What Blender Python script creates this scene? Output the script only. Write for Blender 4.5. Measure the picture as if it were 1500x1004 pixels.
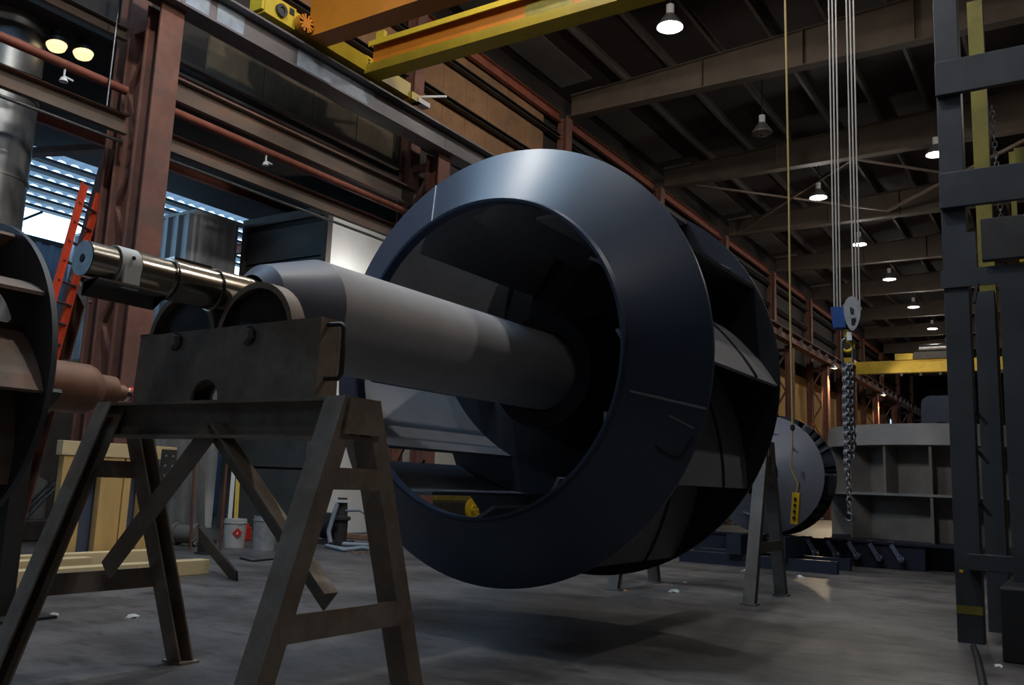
import bpy, math, random
from mathutils import Vector, Matrix
random.seed(4)
PI = math.pi
SC = bpy.context.scene
COL = SC.collection
for _o in list(bpy.data.objects):
    bpy.data.objects.remove(_o)

# ------------------------------------------------------------------ camera
F = 1290.6
YAW, PITCH, ROLL = math.radians(33.055), math.radians(9.076), math.radians(2.278)
CAMP = Vector((0, 0, 1.0))
_f = Vector((-math.sin(YAW)*math.cos(PITCH), math.cos(YAW)*math.cos(PITCH), math.sin(PITCH)))
_r = Vector((math.cos(YAW), math.sin(YAW), 0)); _u = _r.cross(_f)
CR = _r*math.cos(ROLL)+_u*math.sin(ROLL); CU = -_r*math.sin(ROLL)+_u*math.cos(ROLL); CF = _f
cd = bpy.data.cameras.new('camera'); cd.sensor_width = 36; cd.lens = F*36/1500; cd.clip_start = .05; cd.clip_end = 300
cam = bpy.data.objects.new('camera', cd); COL.objects.link(cam)
cam.matrix_world = Matrix(((CR.x, CU.x, -CF.x, CAMP.x), (CR.y, CU.y, -CF.y, CAMP.y), (CR.z, CU.z, -CF.z, CAMP.z), (0, 0, 0, 1)))
SC.camera = cam
def at(x, y, **k):
    d = CR*((x-750)/F)-CU*((y-502)/F)+CF
    a, v = list(k.items())[0]; i = 'XYZ'.index(a)
    return CAMP+d*((v-CAMP[i])/d[i])

# ------------------------------------------------------------------ world, exposure
SC.view_settings.view_transform = 'Standard'; SC.view_settings.look = 'None'
SC.view_settings.gamma = 1; SC.view_settings.use_curve_mapping = False
SC.view_settings.exposure = -0.2
w = bpy.data.worlds.new('overcast_sky'); SC.world = w; w.use_nodes = True
bg = w.node_tree.nodes['Background']; bg.inputs[0].default_value = (.42, .70, 1.0, 1); bg.inputs[1].default_value = 6.0
def portal(name, loc, rot, sx, sy):
    l = bpy.data.lights.new(name, 'AREA'); l.shape = 'RECTANGLE'; l.size = sx; l.size_y = sy
    l.cycles.is_portal = True
    o = bpy.data.objects.new(name, l); COL.objects.link(o); o.location = loc; o.rotation_euler = rot
# openings: unseen roof light shaped for its blue light, clerestory of the side aisle
portal('roof_light_portal', (-6.75, 3.3, 10.5), (0, 0, 0), 5.5, 4.2)
portal('clerestory_portal', (-17.95, 8, 5.9), (0, -PI/2, 0), .8, 30)

# ------------------------------------------------------------------ materials
MATS = {}
def mat(name, col, rough=.6, metal=0., noise=0., scale=4., col2=None, bump=0., bscale=40., detail=6., stretch=None, emit=None, spec=.5, noise2=None):
    m = bpy.data.materials.new(name); m.use_nodes = True; nt = m.node_tree; n = nt.nodes; L = nt.links
    b = n['Principled BSDF']; b.inputs['Roughness'].default_value = rough; b.inputs['Metallic'].default_value = metal
    b.inputs['Specular IOR Level'].default_value = spec
    b.inputs['Base Color'].default_value = (*col, 1)
    tc = n.new('ShaderNodeTexCoord'); mp = n.new('ShaderNodeMapping'); L.new(tc.outputs['Object'], mp.inputs[0])
    if stretch: mp.inputs['Scale'].default_value = stretch
    if noise or col2:
        t = n.new('ShaderNodeTexNoise'); t.inputs['Scale'].default_value = scale; t.inputs['Detail'].default_value = detail; t.inputs['Roughness'].default_value = .62
        L.new(mp.outputs[0], t.inputs[0])
        r = n.new('ShaderNodeValToRGB'); r.color_ramp.elements[0].position = .36; r.color_ramp.elements[1].position = .64
        c2 = col2 or tuple(c*(1-noise) for c in col)
        r.color_ramp.elements[0].color = (*c2, 1); r.color_ramp.elements[1].color = (*col, 1)
        L.new(t.outputs[0], r.inputs[0])
        out = r.outputs[0]
        if noise2:
            t2 = n.new('ShaderNodeTexNoise'); t2.inputs['Scale'].default_value = noise2[0]; t2.inputs['Detail'].default_value = 8; t2.inputs['Roughness'].default_value = .7
            L.new(mp.outputs[0], t2.inputs[0])
            r2 = n.new('ShaderNodeValToRGB'); r2.color_ramp.elements[0].position = .5; r2.color_ramp.elements[1].position = .66
            r2.color_ramp.elements[0].color = (0, 0, 0, 1); r2.color_ramp.elements[1].color = (noise2[2],)*3+(1,)
            L.new(t2.outputs[0], r2.inputs[0])
            mx = n.new('ShaderNodeMix'); mx.data_type = 'RGBA'
            L.new(r2.outputs[0], mx.inputs[0]); L.new(out, mx.inputs[6]); mx.inputs[7].default_value = (*noise2[1], 1); out = mx.outputs[2]
        L.new(out, b.inputs['Base Color'])
    if bump:
        t = n.new('ShaderNodeTexNoise'); t.inputs['Scale'].default_value = bscale; t.inputs['Detail'].default_value = 5
        L.new(mp.outputs[0], t.inputs[0]); bp = n.new('ShaderNodeBump'); bp.inputs['Strength'].default_value = bump; bp.inputs['Distance'].default_value = .01
        L.new(t.outputs[0], bp.inputs['Height']); L.new(bp.outputs[0], b.inputs['Normal'])
    if emit:
        b.inputs['Emission Color'].default_value = (*emit[0], 1); b.inputs['Emission Strength'].default_value = emit[1]
    MATS[name] = m
    return m
mat('concrete', (.175, .162, .158), .5, col2=(.050, .046, .046), scale=.8, bump=.5, bscale=14, detail=14, stretch=(1, 1.6, 1), noise2=(3.0, (.035, .032, .032), .9))
mat('primer', (.042, .060, .098), .36, noise=.12, scale=3, bump=.02, bscale=60)
mat('tube_grey', (.46, .445, .45), .5, noise=.12, scale=4)
mat('primer_blade', (.20, .205, .225), .5, noise=.15, scale=5)
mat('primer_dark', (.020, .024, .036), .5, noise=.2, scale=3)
mat('primer_grey', (.27, .265, .265), .5, noise=.15, scale=5)
mat('bright_steel', (.62, .58, .50), .22, 1., noise=.12, scale=30, stretch=(1, .05, 1))
mat('bare_steel', (.30, .30, .31), .4, .9, noise=.3, scale=20)
mat('stand_steel', (.34, .275, .22), .6, .15, noise=.35, scale=5, bump=.08, bscale=30, noise2=(7, (.20, .125, .085), .6))
mat('dark_steel', (.05, .047, .045), .55, .2, noise=.3, scale=6)
mat('horse_steel', (.17, .165, .155), .6, .1, noise=.3, scale=6)
mat('rust_column', (.23, .095, .065), .7, noise=.35, scale=3, noise2=(2.2, (.12, .075, .06), .8))
mat('rust_red', (.30, .085, .05), .65, noise=.35, scale=4)
mat('old_steel', (.17, .125, .095), .65, noise=.4, scale=3, stretch=(1, .3, 1), noise2=(2.5, (.25, .10, .05), .5))
mat('crane_beam', (.18, .165, .17), .5, .3, noise=.35, scale=2.5, stretch=(1, .4, 1))
mat('patch_blue', (.36, .42, .50), .5, noise=.3, scale=5)
mat('rail', (.07, .07, .075), .35, .8)
mat('crane_yellow', (.60, .43, .03), .45, noise=.2, scale=3)
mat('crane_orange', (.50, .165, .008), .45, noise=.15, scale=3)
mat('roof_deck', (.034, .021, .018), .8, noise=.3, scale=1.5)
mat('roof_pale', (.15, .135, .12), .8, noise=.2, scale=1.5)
mat('purlin', (.12, .098, .083), .7, noise=.25, scale=3)
mat('rafter', (.105, .078, .057), .7, noise=.25, scale=2)
mat('wall_dark', (.035, .027, .023), .85, noise=.3, scale=1)
mat('wall_panel', (.30, .155, .07), .8, noise=.3, scale=1.2, noise2=(2.0, (.13, .08, .05), .6))
mat('old_panel', (.16, .115, .07), .8, noise=.45, scale=2.5, stretch=(1, 1, .4))
mat('plywood', (.72, .44, .16), .7, noise=.15, scale=1.5)
mat('galvanised', (.42, .44, .45), .38, .75, noise=.35, scale=3, stretch=(1, 1, .6))
mat('sheet_white', (.70, .72, .74), .5, .1, noise=.1, scale=3)
mat('sheet_blue', (.30, .36, .46), .5, .1, noise=.15, scale=3)
mat('booth_dark', (.095, .10, .095), .5, noise=.25, scale=2)
mat('booth_white', (.86, .85, .82), .7, noise=.06, scale=2)
mat('booth_frame', (.16, .14, .125), .6, noise=.3, scale=5)
mat('ladder_red', (.80, .085, .03), .45, noise=.1, scale=6)
mat('wood', (.80, .62, .34), .65, noise=.25, scale=4, stretch=(1, .15, 1), bump=.05, bscale=30)
mat('wood_post', (.74, .48, .18), .65, noise=.25, scale=4, stretch=(1, 1, .15))
mat('frame_steel', (.052, .057, .066), .5, .1, noise=.3, scale=3)
mat('frame_yellow', (.27, .22, .03), .6, noise=.35, scale=4)
mat('black', (.010, .010, .011), .6)
mat('blue_base', (.012, .018, .040), .5, noise=.3, scale=3)
mat('cast_grey', (.24, .22, .20), .6, .1, noise=.25, scale=3)
mat('cast_flange', (.36, .35, .34), .5, .2, noise=.2, scale=2)
mat('casing', (.16, .17, .215), .45, noise=.15, scale=2)
mat('tank_blue', (.10, .12, .19), .45, noise=.15, scale=2)
mat('rotor_rust', (.24, .165, .12), .65, .1, noise=.4, scale=3, noise2=(3, (.27, .12, .065), .7))
mat('shaft_rust', (.27, .125, .07), .6, .1, noise=.35, scale=3)
mat('pail_white', (.62, .60, .58), .5, noise=.12, scale=8)
mat('pail_metal', (.58, .58, .58), .38, .35, noise=.3, scale=12)
mat('red', (.72, .03, .02), .5)
mat('white', (.80, .80, .78), .6)
mat('block_blue', (.03, .10, .36), .45, noise=.25, scale=10)
mat('block_silver', (.50, .51, .53), .45, .2, noise=.25, scale=14)
mat('yellow_tag', (.75, .48, .02), .5, noise=.15, scale=20)
mat('chain', (.27, .27, .28), .4, .4)
mat('cable_yellow', (.42, .30, .10), .6)
mat('wire_rope', (.50, .46, .42), .5, .1)
mat('hose', (.25, .27, .31), .5)
mat('copper_rust', (.36, .19, .10), .7, noise=.4, scale=12)
mat('paper', (.72, .70, .66), .8, noise=.2, scale=30)
mat('lamp_shell', (.30, .30, .31), .35, .6)
mat('lamp_glow', (1, 1, 1), .5, emit=((.86, .90, 1.0), 14))
mat('lamp_glow_green', (1, 1, 1), .5, emit=((.55, .95, .85), 7))
mat('lamp_glow_warm', (1, 1, 1), .5, emit=((1.0, .74, .38), 1.6))
mat('translucent_roof', (.55, .56, .60), .6)
_nt = MATS['translucent_roof'].node_tree; _tr = _nt.nodes.new('ShaderNodeBsdfTranslucent'); _tr.inputs[0].default_value = (.32, .33, .35, 1)
_nt.links.new(_tr.outputs[0], _nt.nodes['Material Output'].inputs[0])
mat('glass', (.9, .93, .95), .1); MATS['glass'].node_tree.nodes['Principled BSDF'].inputs['Transmission Weight'].default_value = 1

# ------------------------------------------------------------------ mesh helpers
ORG = {}
V = Vector
class MB:
    def __init__(s): s.v = []; s.f = []; s.sm = []
    def add(s, vs, fs, smooth=False):
        o = len(s.v); s.v += [V(p) for p in vs]; s.f += [tuple(i+o for i in f) for f in fs]; s.sm += [smooth]*len(fs); return s
    def box(s, a, b):
        x0, y0, z0 = a; x1, y1, z1 = b
        return s.add([(x0, y0, z0), (x1, y0, z0), (x1, y1, z0), (x0, y1, z0), (x0, y0, z1), (x1, y0, z1), (x1, y1, z1), (x0, y1, z1)],
                     [(0, 3, 2, 1), (4, 5, 6, 7), (0, 1, 5, 4), (1, 2, 6, 5), (2, 3, 7, 6), (3, 0, 4, 7)])
    def prism(s, pts, vec, smooth=False):
        n = len(pts); vec = V(vec); P = [V(p) for p in pts]
        s.add(P+[p+vec for p in P], [(i, (i+1) % n, n+(i+1) % n, n+i) for i in range(n)], smooth)
        s.add(P, [tuple(range(n-1, -1, -1))]); s.add([p+vec for p in P], [tuple(range(n))]); return s
    def bar(s, p0, p1, prof, up=(0, 0, 1), smooth=False):
        p0, p1 = V(p0), V(p1); d = (p1-p0).normalized(); up = V(up)
        sx = d.cross(up)
        if sx.length < 1e-4: sx = d.cross(V((1, 0, 0)))
        sx.normalize(); sy = sx.cross(d)
        return s.prism([p0+sx*a+sy*b for a, b in prof], p1-p0, smooth)
    def tube(s, pts, r, n=8, closed=False):
        P = [V(p) for p in pts]; m = len(P); rings = []
        prev = None
        for i in range(m):
            if closed: d = P[(i+1) % m]-P[i-1]
            else: d = P[min(i+1, m-1)]-P[max(i-1, 0)]
            d.normalize()
            if prev is None:
                a = d.orthogonal().normalized()
            else:
                a = prev-d*prev.dot(d); a.normalize()
            prev = a; b = d.cross(a); rr = r[i] if isinstance(r, (list, tuple)) else r
            rings.append([P[i]+(a*math.cos(2*PI*k/n)+b*math.sin(2*PI*k/n))*rr for k in range(n)])
        vs = [p for q in rings for p in q]; fs = []
        for i in range(m if closed else m-1):
            j = (i+1) % m
            fs += [(i*n+k, i*n+(k+1) % n, j*n+(k+1) % n, j*n+k) for k in range(n)]
        s.add(vs, fs, True)
        if not closed:
            s.add(rings[0], [tuple(range(n-1, -1, -1))]); s.add(rings[-1], [tuple(range(n))])
        return s
    def lathe(s, c, axis, prof, n=64, smooth=True, a0=0., a1=2*PI, closed_prof=False, ref=None):
        """prof: list of (distance along axis, radius); each profile edge keeps its own vertices so edges stay crisp"""
        c = V(c); d = V(axis).normalized(); a = V(ref) if ref else d.orthogonal().normalized(); b = d.cross(a)
        full = abs(a1-a0-2*PI) < 1e-6; m = n if full else n+1
        ed = list(zip(prof[:-1], prof[1:]))
        if closed_prof: ed.append((prof[-1], prof[0]))
        for (h0, r0), (h1, r1) in ed:
            vs = []
            for k in range(m):
                t = a0+(a1-a0)*k/n; e = a*math.cos(t)+b*math.sin(t)
                vs += [c+d*h0+e*r0, c+d*h1+e*r1]
            fs = [(2*k, 2*((k+1) % m), 2*((k+1) % m)+1, 2*k+1) for k in range(n)]
            if r0 < 1e-6: fs = [(f[0], f[2], f[3]) for f in fs]
            elif r1 < 1e-6: fs = [(f[0], f[1], f[2]) for f in fs]
            s.add(vs, fs, smooth)
        return s
    def sheet(s, p0, du, dv, pitch, depth, nrm, thick=.004):
        """trapezoidal corrugated sheet from p0 spanning du (across the ribs) and dv (along the ribs)"""
        p0, du, dv, nrm = V(p0), V(du), V(dv), V(nrm); Lw = du.length; e = du.normalized(); x = 0; pts = []
        while x < Lw-1e-6:
            for a, h in ((0, 0), (.3, 0), (.5, 1), (.8, 1)):
                if x+a*pitch <= Lw: pts.append(p0+e*(x+a*pitch)+nrm*depth*h)
            x += pitch
        pts.append(p0+e*Lw)
        n = len(pts); vs = pts+[p+dv for p in pts]+[p-nrm*thick for p in pts]+[p+dv-nrm*thick for p in pts]
        fs = []
        for i in range(n-1):
            fs += [(i, i+1, n+i+1, n+i), (2*n+i, 3*n+i, 3*n+i+1, 2*n+i+1), (i, 2*n+i, 2*n+i+1, i+1), (n+i, n+i+1, 3*n+i+1, 3*n+i)]
        return s.add(vs, fs)
    def build(s, name, m, parent=None, origin=None, bevel=0):
        if parent is not None: og = ORG[parent]
        else: og = V(origin) if origin is not None else V((0, 0, 0))
        me = bpy.data.meshes.new(name); me.from_pydata([tuple(p-og) for p in s.v], [], s.f)
        me.polygons.foreach_set('use_smooth', s.sm); me.materials.append(MATS[m]); me.update()
        import bmesh
        b = bmesh.new(); b.from_mesh(me); bmesh.ops.recalc_face_normals(b, faces=b.faces); b.to_mesh(me); b.free()
        o = bpy.data.objects.new(name, me); COL.objects.link(o)
        if parent is not None: o.parent = parent
        else: o.location = og
        ORG[o] = og
        if bevel:
            md = o.modifiers.new('edge', 'BEVEL'); md.width = bevel; md.segments = 2; md.limit_method = 'ANGLE'
        return o
def tag(o, label, cat, group=None):
    o['label'] = label; o['category'] = cat
    if group: o['group'] = group
    return o
def thing(name, label, cat, loc, group=None):
    o = bpy.data.objects.new(name, None); COL.objects.link(o); o.location = loc; o.empty_display_size = .1; ORG[o] = V(loc)
    return tag(o, label, cat, group)
def struct(o): o['kind'] = 'structure'; return o
def dup(root, loc, label, parent=None):
    r = root.copy(); COL.objects.link(r); r.location = loc; r['label'] = label; ORG[r] = V(loc)
    def rec(a, b):
        for ch in [c for c in bpy.data.objects if c.parent == a]:
            c = ch.copy(); COL.objects.link(c); c.parent = b; ORG[c] = V(loc); rec(ch, c)
    rec(root, r)
    return r
def rect(w, h): return [(-w/2, -h/2), (w/2, -h/2), (w/2, h/2), (-w/2, h/2)]
def ibeam(w, h, tf=.02, tw=.015):
    return [(-w/2, -h/2), (w/2, -h/2), (w/2, -h/2+tf), (tw/2, -h/2+tf), (tw/2, h/2-tf), (w/2, h/2-tf), (w/2, h/2), (-w/2, h/2), (-w/2, h/2-tf), (-tw/2, h/2-tf), (-tw/2, -h/2+tf), (-w/2, -h/2+tf)]
def angle(a, b, t=.012): return [(0, 0), (a, 0), (a, t), (t, t), (t, b), (0, b)]
def chan(w, h, t=.012):  # web at x=0, flanges towards +x
    return [(0, -h/2), (w, -h/2), (w, -h/2+t), (t, -h/2+t), (t, h/2-t), (w, h/2-t), (w, h/2), (0, h/2)]
def circ(r, n=12): return [(r*math.cos(2*PI*k/n), r*math.sin(2*PI*k/n)) for k in range(n)]

# ================================================================== SETTING
struct(MB().box((-30, -14, -.2), (12, 78, 0)).build('floor', 'concrete'))
def roof_z(x): return 9.95+.055*(9.6+min(x, -x))
COLY = [6.0+5.45*k for k in range(-2, 12)]
# --- hall roof
ceil = MB()
zr = lambda x: roof_z(x)+.2
def roof_quad(mb, x0, x1, y0, y1, t=.06):
    z0, z1 = zr(x0), zr(x1)
    mb.prism([(x0, y0, z0), (x1, y0, z1), (x1, y0, z1+t), (x0, y0, z0+t)], (0, y1-y0, 0))
RLX0, RLX1, RLY0, RLY1 = -9.5, -4, 1.2, 5.4      # unseen roof light opening, placed and sized for blue light on the shroud
roof_quad(ceil, -10.2, RLX0, -10, 78); roof_quad(ceil, RLX1, 0, -10, 78); roof_quad(ceil, 0, 9.6, -10, 78)
roof_quad(ceil, RLX0, RLX1, -10, RLY0); roof_quad(ceil, RLX0, RLX1, RLY1, 78)
ceiling = struct(ceil.build('ceiling', 'roof_deck'))
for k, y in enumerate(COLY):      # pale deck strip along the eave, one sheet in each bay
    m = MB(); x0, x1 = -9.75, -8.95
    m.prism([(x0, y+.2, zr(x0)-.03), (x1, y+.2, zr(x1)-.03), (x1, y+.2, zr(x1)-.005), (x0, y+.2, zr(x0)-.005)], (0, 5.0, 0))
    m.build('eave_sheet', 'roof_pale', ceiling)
px = [-8.25+1.1*k for k in range(15)]
for x in px:
    if -9.6 < x < -3.9: segs = [(-10, RLY0-.1), (RLY1+.1, 76)]
    else: segs = [(-10, 76)]
    for a, b in segs:
        z = roof_z(x)+.095
        MB().bar((x, a, z), (x, b, z), chan(.07, .2, .02)).build('purlin', 'purlin', ceiling)
for k, y in enumerate(COLY):
    m = MB(); t = .016
    for sgn in (1, -1):
        xa, xb = -9.6*sgn, 0
        zt0, zt1 = roof_z(-9.6), roof_z(0); zb = 9.45
        m.prism([(xa, y-t/2, zb), (xb, y-t/2, zb+.02), (xb, y-t/2, zt1), (xa, y-t/2, zt0)], (0, t, 0))
        m.prism([(xa, y-.13, zb-.02), (xb, y-.13, zb), (xb, y-.13, zb+.02), (xa, y-.13, zb)], (0, .26, 0))
        m.prism([(xa, y-.1, zt0-.02), (xb, y-.1, zt1-.02), (xb, y-.1, zt1), (xa, y-.1, zt0)], (0, .2, 0))
    rf = m.build('rafter', 'rafter', ceiling)
    if 2 < y < 40:
        for x in (-6.4, -4.3, -2.25, -.05):
            MB().box((x-.012, y-.12, 9.47), (x+.012, y+.12, roof_z(x)-.02)).build('stiffener', 'rafter', rf)
# roof bracing rods crossing beyond the fourth rafter
for a, b in (((-9, 22.6), (-4.6, 27.4)), ((-4.6, 22.6), (-9, 27.4)), ((-4.6, 22.6), (-.3, 27.4)), ((-.3, 22.6), (-4.6, 27.4))):
    MB().bar((a[0], a[1], 9.5), (b[0], b[1], 9.5), angle(.07, .07, .01)).build('roof_brace', 'old_steel', ceiling)

# --- left wall above the crane runway
wl = MB().box((-10.12, -10, 6.30), (-10.0, 78, 10.15))
wall_left = struct(wl.build('wall_left', 'wall_dark'))
for k in range(6):      # brown wall boards of the third bay
    y0 = 11.75+.745*k
    MB().box((-9.98, y0, 7.05), (-9.93, y0+.735, 9.35)).build('board', 'wall_panel', wall_left)
for k in range(3):
    y0 = 8.1+1.05*k
    MB().box((-9.98, y0, 7.2), (-9.93, y0+1.04, 9.35)).build('board', 'wall_panel', wall_left)
for (z, mm, h) in ((8.15, 'dark_steel', .10), (8.95, 'dark_steel', .10), (9.42, 'rust_red', .24), (7.32, 'dark_steel', .08)):
    for k, y in enumerate(COLY[:-1]):
        MB().bar((-9.86, y+.16, z), (-9.86, y+5.3, z), chan(.1, h, .012)).build('girt', mm, wall_left)
# old boards under the crane beam of the second bay
for k in range(4):
    y0 = 7.25+1.0*k
    MB().box((-9.98, y0, 6.47), (-9.93, y0+.98, 7.0)).build('board', 'old_panel', wall_left)
MB().bar((-9.88, 6.5, 6.40), (-9.88, 11.3, 6.40), rect(.1, .06)).build('ledger', 'old_steel', wall_left)
MB().bar((-9.88, 6.5, 6.22), (-9.88, 11.3, 6.22), rect(.05, .04)).build('ledger', 'old_steel', wall_left)
# plywood facing low on the far bays
for k in range(11):
    y0 = 32.2+2.44*k
    MB().box((-10.12, y0, 2.2), (-10.04, y0+2.41, 6.0)).build('plywood_sheet', 'plywood', wall_left)
MB().box((-10.3, 28, 6.0), (-10.14, 78, 6.56)).build('header', 'wall_dark', wall_left)
MB().box((-10.3, 16, 0), (-10.14, 32.1, 6.56)).build('lower_cladding', 'wall_dark', wall_left)
MB().box((-10.5, 30, 0), (-10.31, 59.2, 6.56)).build('outer_cladding', 'wall_dark', wall_left)
MB().box((-10.3, 59.1, 0), (-10.14, 78, 3.4)).build('lower_cladding', 'wall_dark', wall_left)
MB().box((-10.3, 32.1, 0), (-10.14, 59.1, 2.2)).build('lower_cladding', 'wall_dark', wall_left)
for n, (a, b) in enumerate(((59.3, 62.2), (64.3, 67.6), (69.6, 73.2))):
    g = struct(MB().box((-10.24, a, 3.4), (-10.22, b, 6.0)).build('window_%d' % (n+1), 'glass'))
    for y in (a+.05, (a+b)/2, b-.05): MB().box((-10.27, y-.05, 3.4), (-10.18, y+.05, 6.0)).build('glazing_bar', 'dark_steel', g)
    for z in (4.2, 5.1): MB().box((-10.27, a, z-.04), (-10.18, b, z+.04)).build('glazing_bar', 'dark_steel', g)
    if n < 2: MB().box((-10.3, b+.02, 3.4), (-10.14, (64.28, 69.58)[n], 6.0)).build('pier', 'wall_dark', wall_left)
MB().box((-10.3, 73.25, 3.4), (-10.14, 78, 6.0)).build('pier', 'wall_dark', wall_left)
# --- end wall, right wall, rear wall
struct(MB().box((-10.3, 76, 0), (9.6, 76.2, 10.4)).build('wall_front', 'wall_dark'))
m = MB(); m.box((9, -10, 0), (9.2, 76, 10.2))
struct(m.build('wall_right', 'wall_dark'))
m = MB(); m.box((-18, -10.2, 0), (9.2, -10, 10.4))
struct(m.build('wall_back', 'wall_dark'))
# --- side aisle: outer wall, roof with translucent strips
m = MB(); m.sheet((-18, -10, 0), (0, 40, 0), (0, 0, 5.55), .28, .04, (1, 0, 0))
struct(m.build('wall_aisle', 'sheet_blue'))
m = MB(); m.box((-14.6, -10, 6.30), (-10.13, 30, 6.36)); m.box((-14.6, 30, 0), (-14.4, 30.2, 6.3))
ar = struct(m.build('ceiling_aisle', 'roof_deck'))
x = -14.62
for k in range(6):
    m = MB().sheet((x-.40, -10, 6.33), (0, 40, 0), (.40, 0, 0), .25, .03, (0, 0, 1)); m.build('translucent_strip', 'translucent_roof', ar)
    MB().box((x-.60, -10, 6.27), (x-.40, 30, 6.325)).build('aisle_purlin', 'dark_steel', ar)
    x -= .60
for y in (2.0, 13.0, 19.0):
    MB().bar((-18.1, y, 6.05), (-10.2, y, 6.05), ibeam(.14, .22)).build('aisle_rafter', 'rust_red', ar)
for xx in (-12.0, -12.9):
    MB().bar((xx, -10, 6.14), (xx, 30, 6.14), ibeam(.1, .16)).build('aisle_purlin', 'rust_red', ar)
MB().bar((-17.6, 6.2, 6.12), (-12.6, 8.0, 6.12), rect(.20, .10)).build('aisle_brace', 'rust_column', ar)
MB().bar((-18.0, -10, 5.60), (-18.0, 30, 5.60), rect(.08, .1)).build('eave_rail', 'dark_steel', ar)
for y in (6.4, 8.6, 10.8):
    MB().bar((-18.0, y, 5.55), (-18.0, y+.9, 6.2), rect(.05, .07), up=(1, 0, 0)).build('eave_brace', 'dark_steel', ar)
MB().box((-18.05, 30, 0), (-10.3, 30.15, 6.6)).build('aisle_end', 'wall_dark', ar)

# ================================================================== COLUMNS AND RUNWAY
ordn = ['first', 'second', 'third', 'fourth', 'fifth', 'sixth', 'seventh', 'eighth', 'ninth', 'tenth', 'eleventh', 'twelfth', 'thirteenth']
def column(y, label, near=False):
    t = thing('steel_column', label, 'column', (-9.12, y, 0), 'laced columns along the left wall')
    MB().bar((-9.12, y, 0), (-9.12, y, 6.55), ibeam(.32, .28, .025, .02), up=(1, 0, 0)).build('crane_leg', 'rust_column', t)
    MB().bar((-9.76, y, 0), (-9.76, y, 9.47), ibeam(.26, .24, .02, .015), up=(1, 0, 0)).build('roof_leg', 'rust_column', t)
    MB().box((-9.34, y-.22, 0), (-8.92, y+.22, .03)).build('base_plate', 'dark_steel', t)
    MB().box((-9.95, y-.18, 0), (-9.57, y+.18, .03)).build('base_plate', 'dark_steel', t)
    z = .5; d = 1
    while z < 6.0:
        a, b = (-9.24, -9.65) if d > 0 else (-9.65, -9.24)
        MB().bar((a, y-.05, z), (b, y-.05, z+.72), angle(.06, .06, .01), up=(0, 1, 0)).build('lacing_bar', 'rust_column', t)
        z += .72; d = -d
    MB().bar((-9.26, y, 6.38), (-9.64, y, 6.38), rect(.12, .12)).build('strut', 'rust_column', t)
    if near:
        rk = MB().bar((-9.86, y, 4.85), (-11.2, y, 0), ibeam(.26, .16, .02, .015), up=(0, 1, 0)).build('raker', 'rust_column', t)
        for z0, z1 in ((3.3, 2.9), (2.2, 2.2), (1.55, 1.9)):
            xr = lambda z: -9.86-(4.85-z)/4.85*1.34
            MB().bar((xr(z0), y-.1, z0), (-9.88, y-.1, z1), rect(.04, .10), up=(0, 0, 1)).build('lacing_bar', 'stand_steel', t)
        MB().bar((-10.2, y-.05, 3.55), (-9.9, y-.05, 3.2), rect(.05, .09)).build('lacing_bar', 'stand_steel', t)
    return t
for k, y in enumerate(COLY):
    if k < 1: continue
    if y > 5.9:
        lab = 'rusty red laced steel column, %s from the left along the crane runway' % ordn[k-2]
        if k == 2: lab = 'large rusty red steel column with leaning raker beside the orange ladder'
    else: lab = 'rusty red laced steel column beside the camera, outside the left edge of view'
    column(y, lab, near=(k == 2))
for k in range(1, len(COLY)-1):
    y0, y1 = COLY[k], COLY[k+1]
    t = thing('runway_beam', 'grey-brown crane runway beam of bay %s from the left, rail on top' % (ordn[k-1]), 'crane beam', (-9.0, y0, 6.55), 'crane runway beams on the left columns')
    far = y0 > 27
    bm = MB().bar((-9.0, y0+.005, 6.76), (-9.0, y1-.005, 6.76), ibeam(.32, .42, .03, .02)).build('beam', 'crane_beam' if not far else 'rust_column', t)
    MB().bar((-9.0, y0+.005, 7.01), (-9.0, y1-.005, 7.01), [(-.06, -.04), (.06, -.04), (.06, -.025), (.015, -.015), (.015, .015), (.035, .02), (.035, .045), (-.035, .045), (-.035, .02), (-.015, .015), (-.015, -.015), (-.06, -.025)]).build('rail', 'rail', t)
    yy = y0+.9
    while yy < y1-.4:
        MB().box((-8.99, yy-.008, 6.58), (-8.85, yy+.008, 6.94)).build('stiffener', 'crane_beam', t) if far else None
        yy += 1.3
    for a, b in {2: ((.15, .5), (.62, 1.05), (2.0, 3.6))}.get(k, ()):
        MB().box((-8.992, y0+a, 6.59), (-8.984, y0+b, 6.93)).build('paint_patch', 'patch_blue', t)
# beams and pipe between the columns of the first bays
for k, nm in ((1, 'left of the large red column'), (2, 'between the large red column and the drum')):
    y0, y1 = COLY[k], COLY[k+1]
    t = thing('tie_beam', 'grey-brown horizontal steel tie beam '+nm, 'beam', (-9.45, y0, 4.93), 'tie beams between left columns')
    MB().bar((-9.45, y0+.17, 5.04), (-9.45, y1-.17, 5.04), chan(.09, .24, .012)).build('web', 'old_steel', t)
    MB().box((-9.56, y0+.17, 5.145), (-9.36, y1-.17, 5.16)).build('cover_plate', 'rust_column', t)
    tag(MB().bar((-9.45, y0+.17, 4.84), (-9.45, y1-.17, 4.84), circ(.022, 8), smooth=True).build('conduit', 'bare_steel'), 'thin conduit hung beneath the tie beam '+nm, 'conduit')
    t = tag(MB().bar((-9.5, y0+.17, 5.50), (-9.5, y1-.17, 5.50), circ(.055, 14), smooth=True).build('red_pipe', 'rust_red'), 'rust red sprinkler pipe '+nm, 'pipe', 'red pipes above the tie beams')
t = thing('girt_beam', 'brown channel girt above the red pipe, between the large red column and the drum', 'beam', (-9.5, 6.2, 5.62))
MB().bar((-9.5, 6.2, 5.77), (-9.5, 11.3, 5.77), chan(.09, .30, .014)).build('web', 'old_steel', t)
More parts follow.
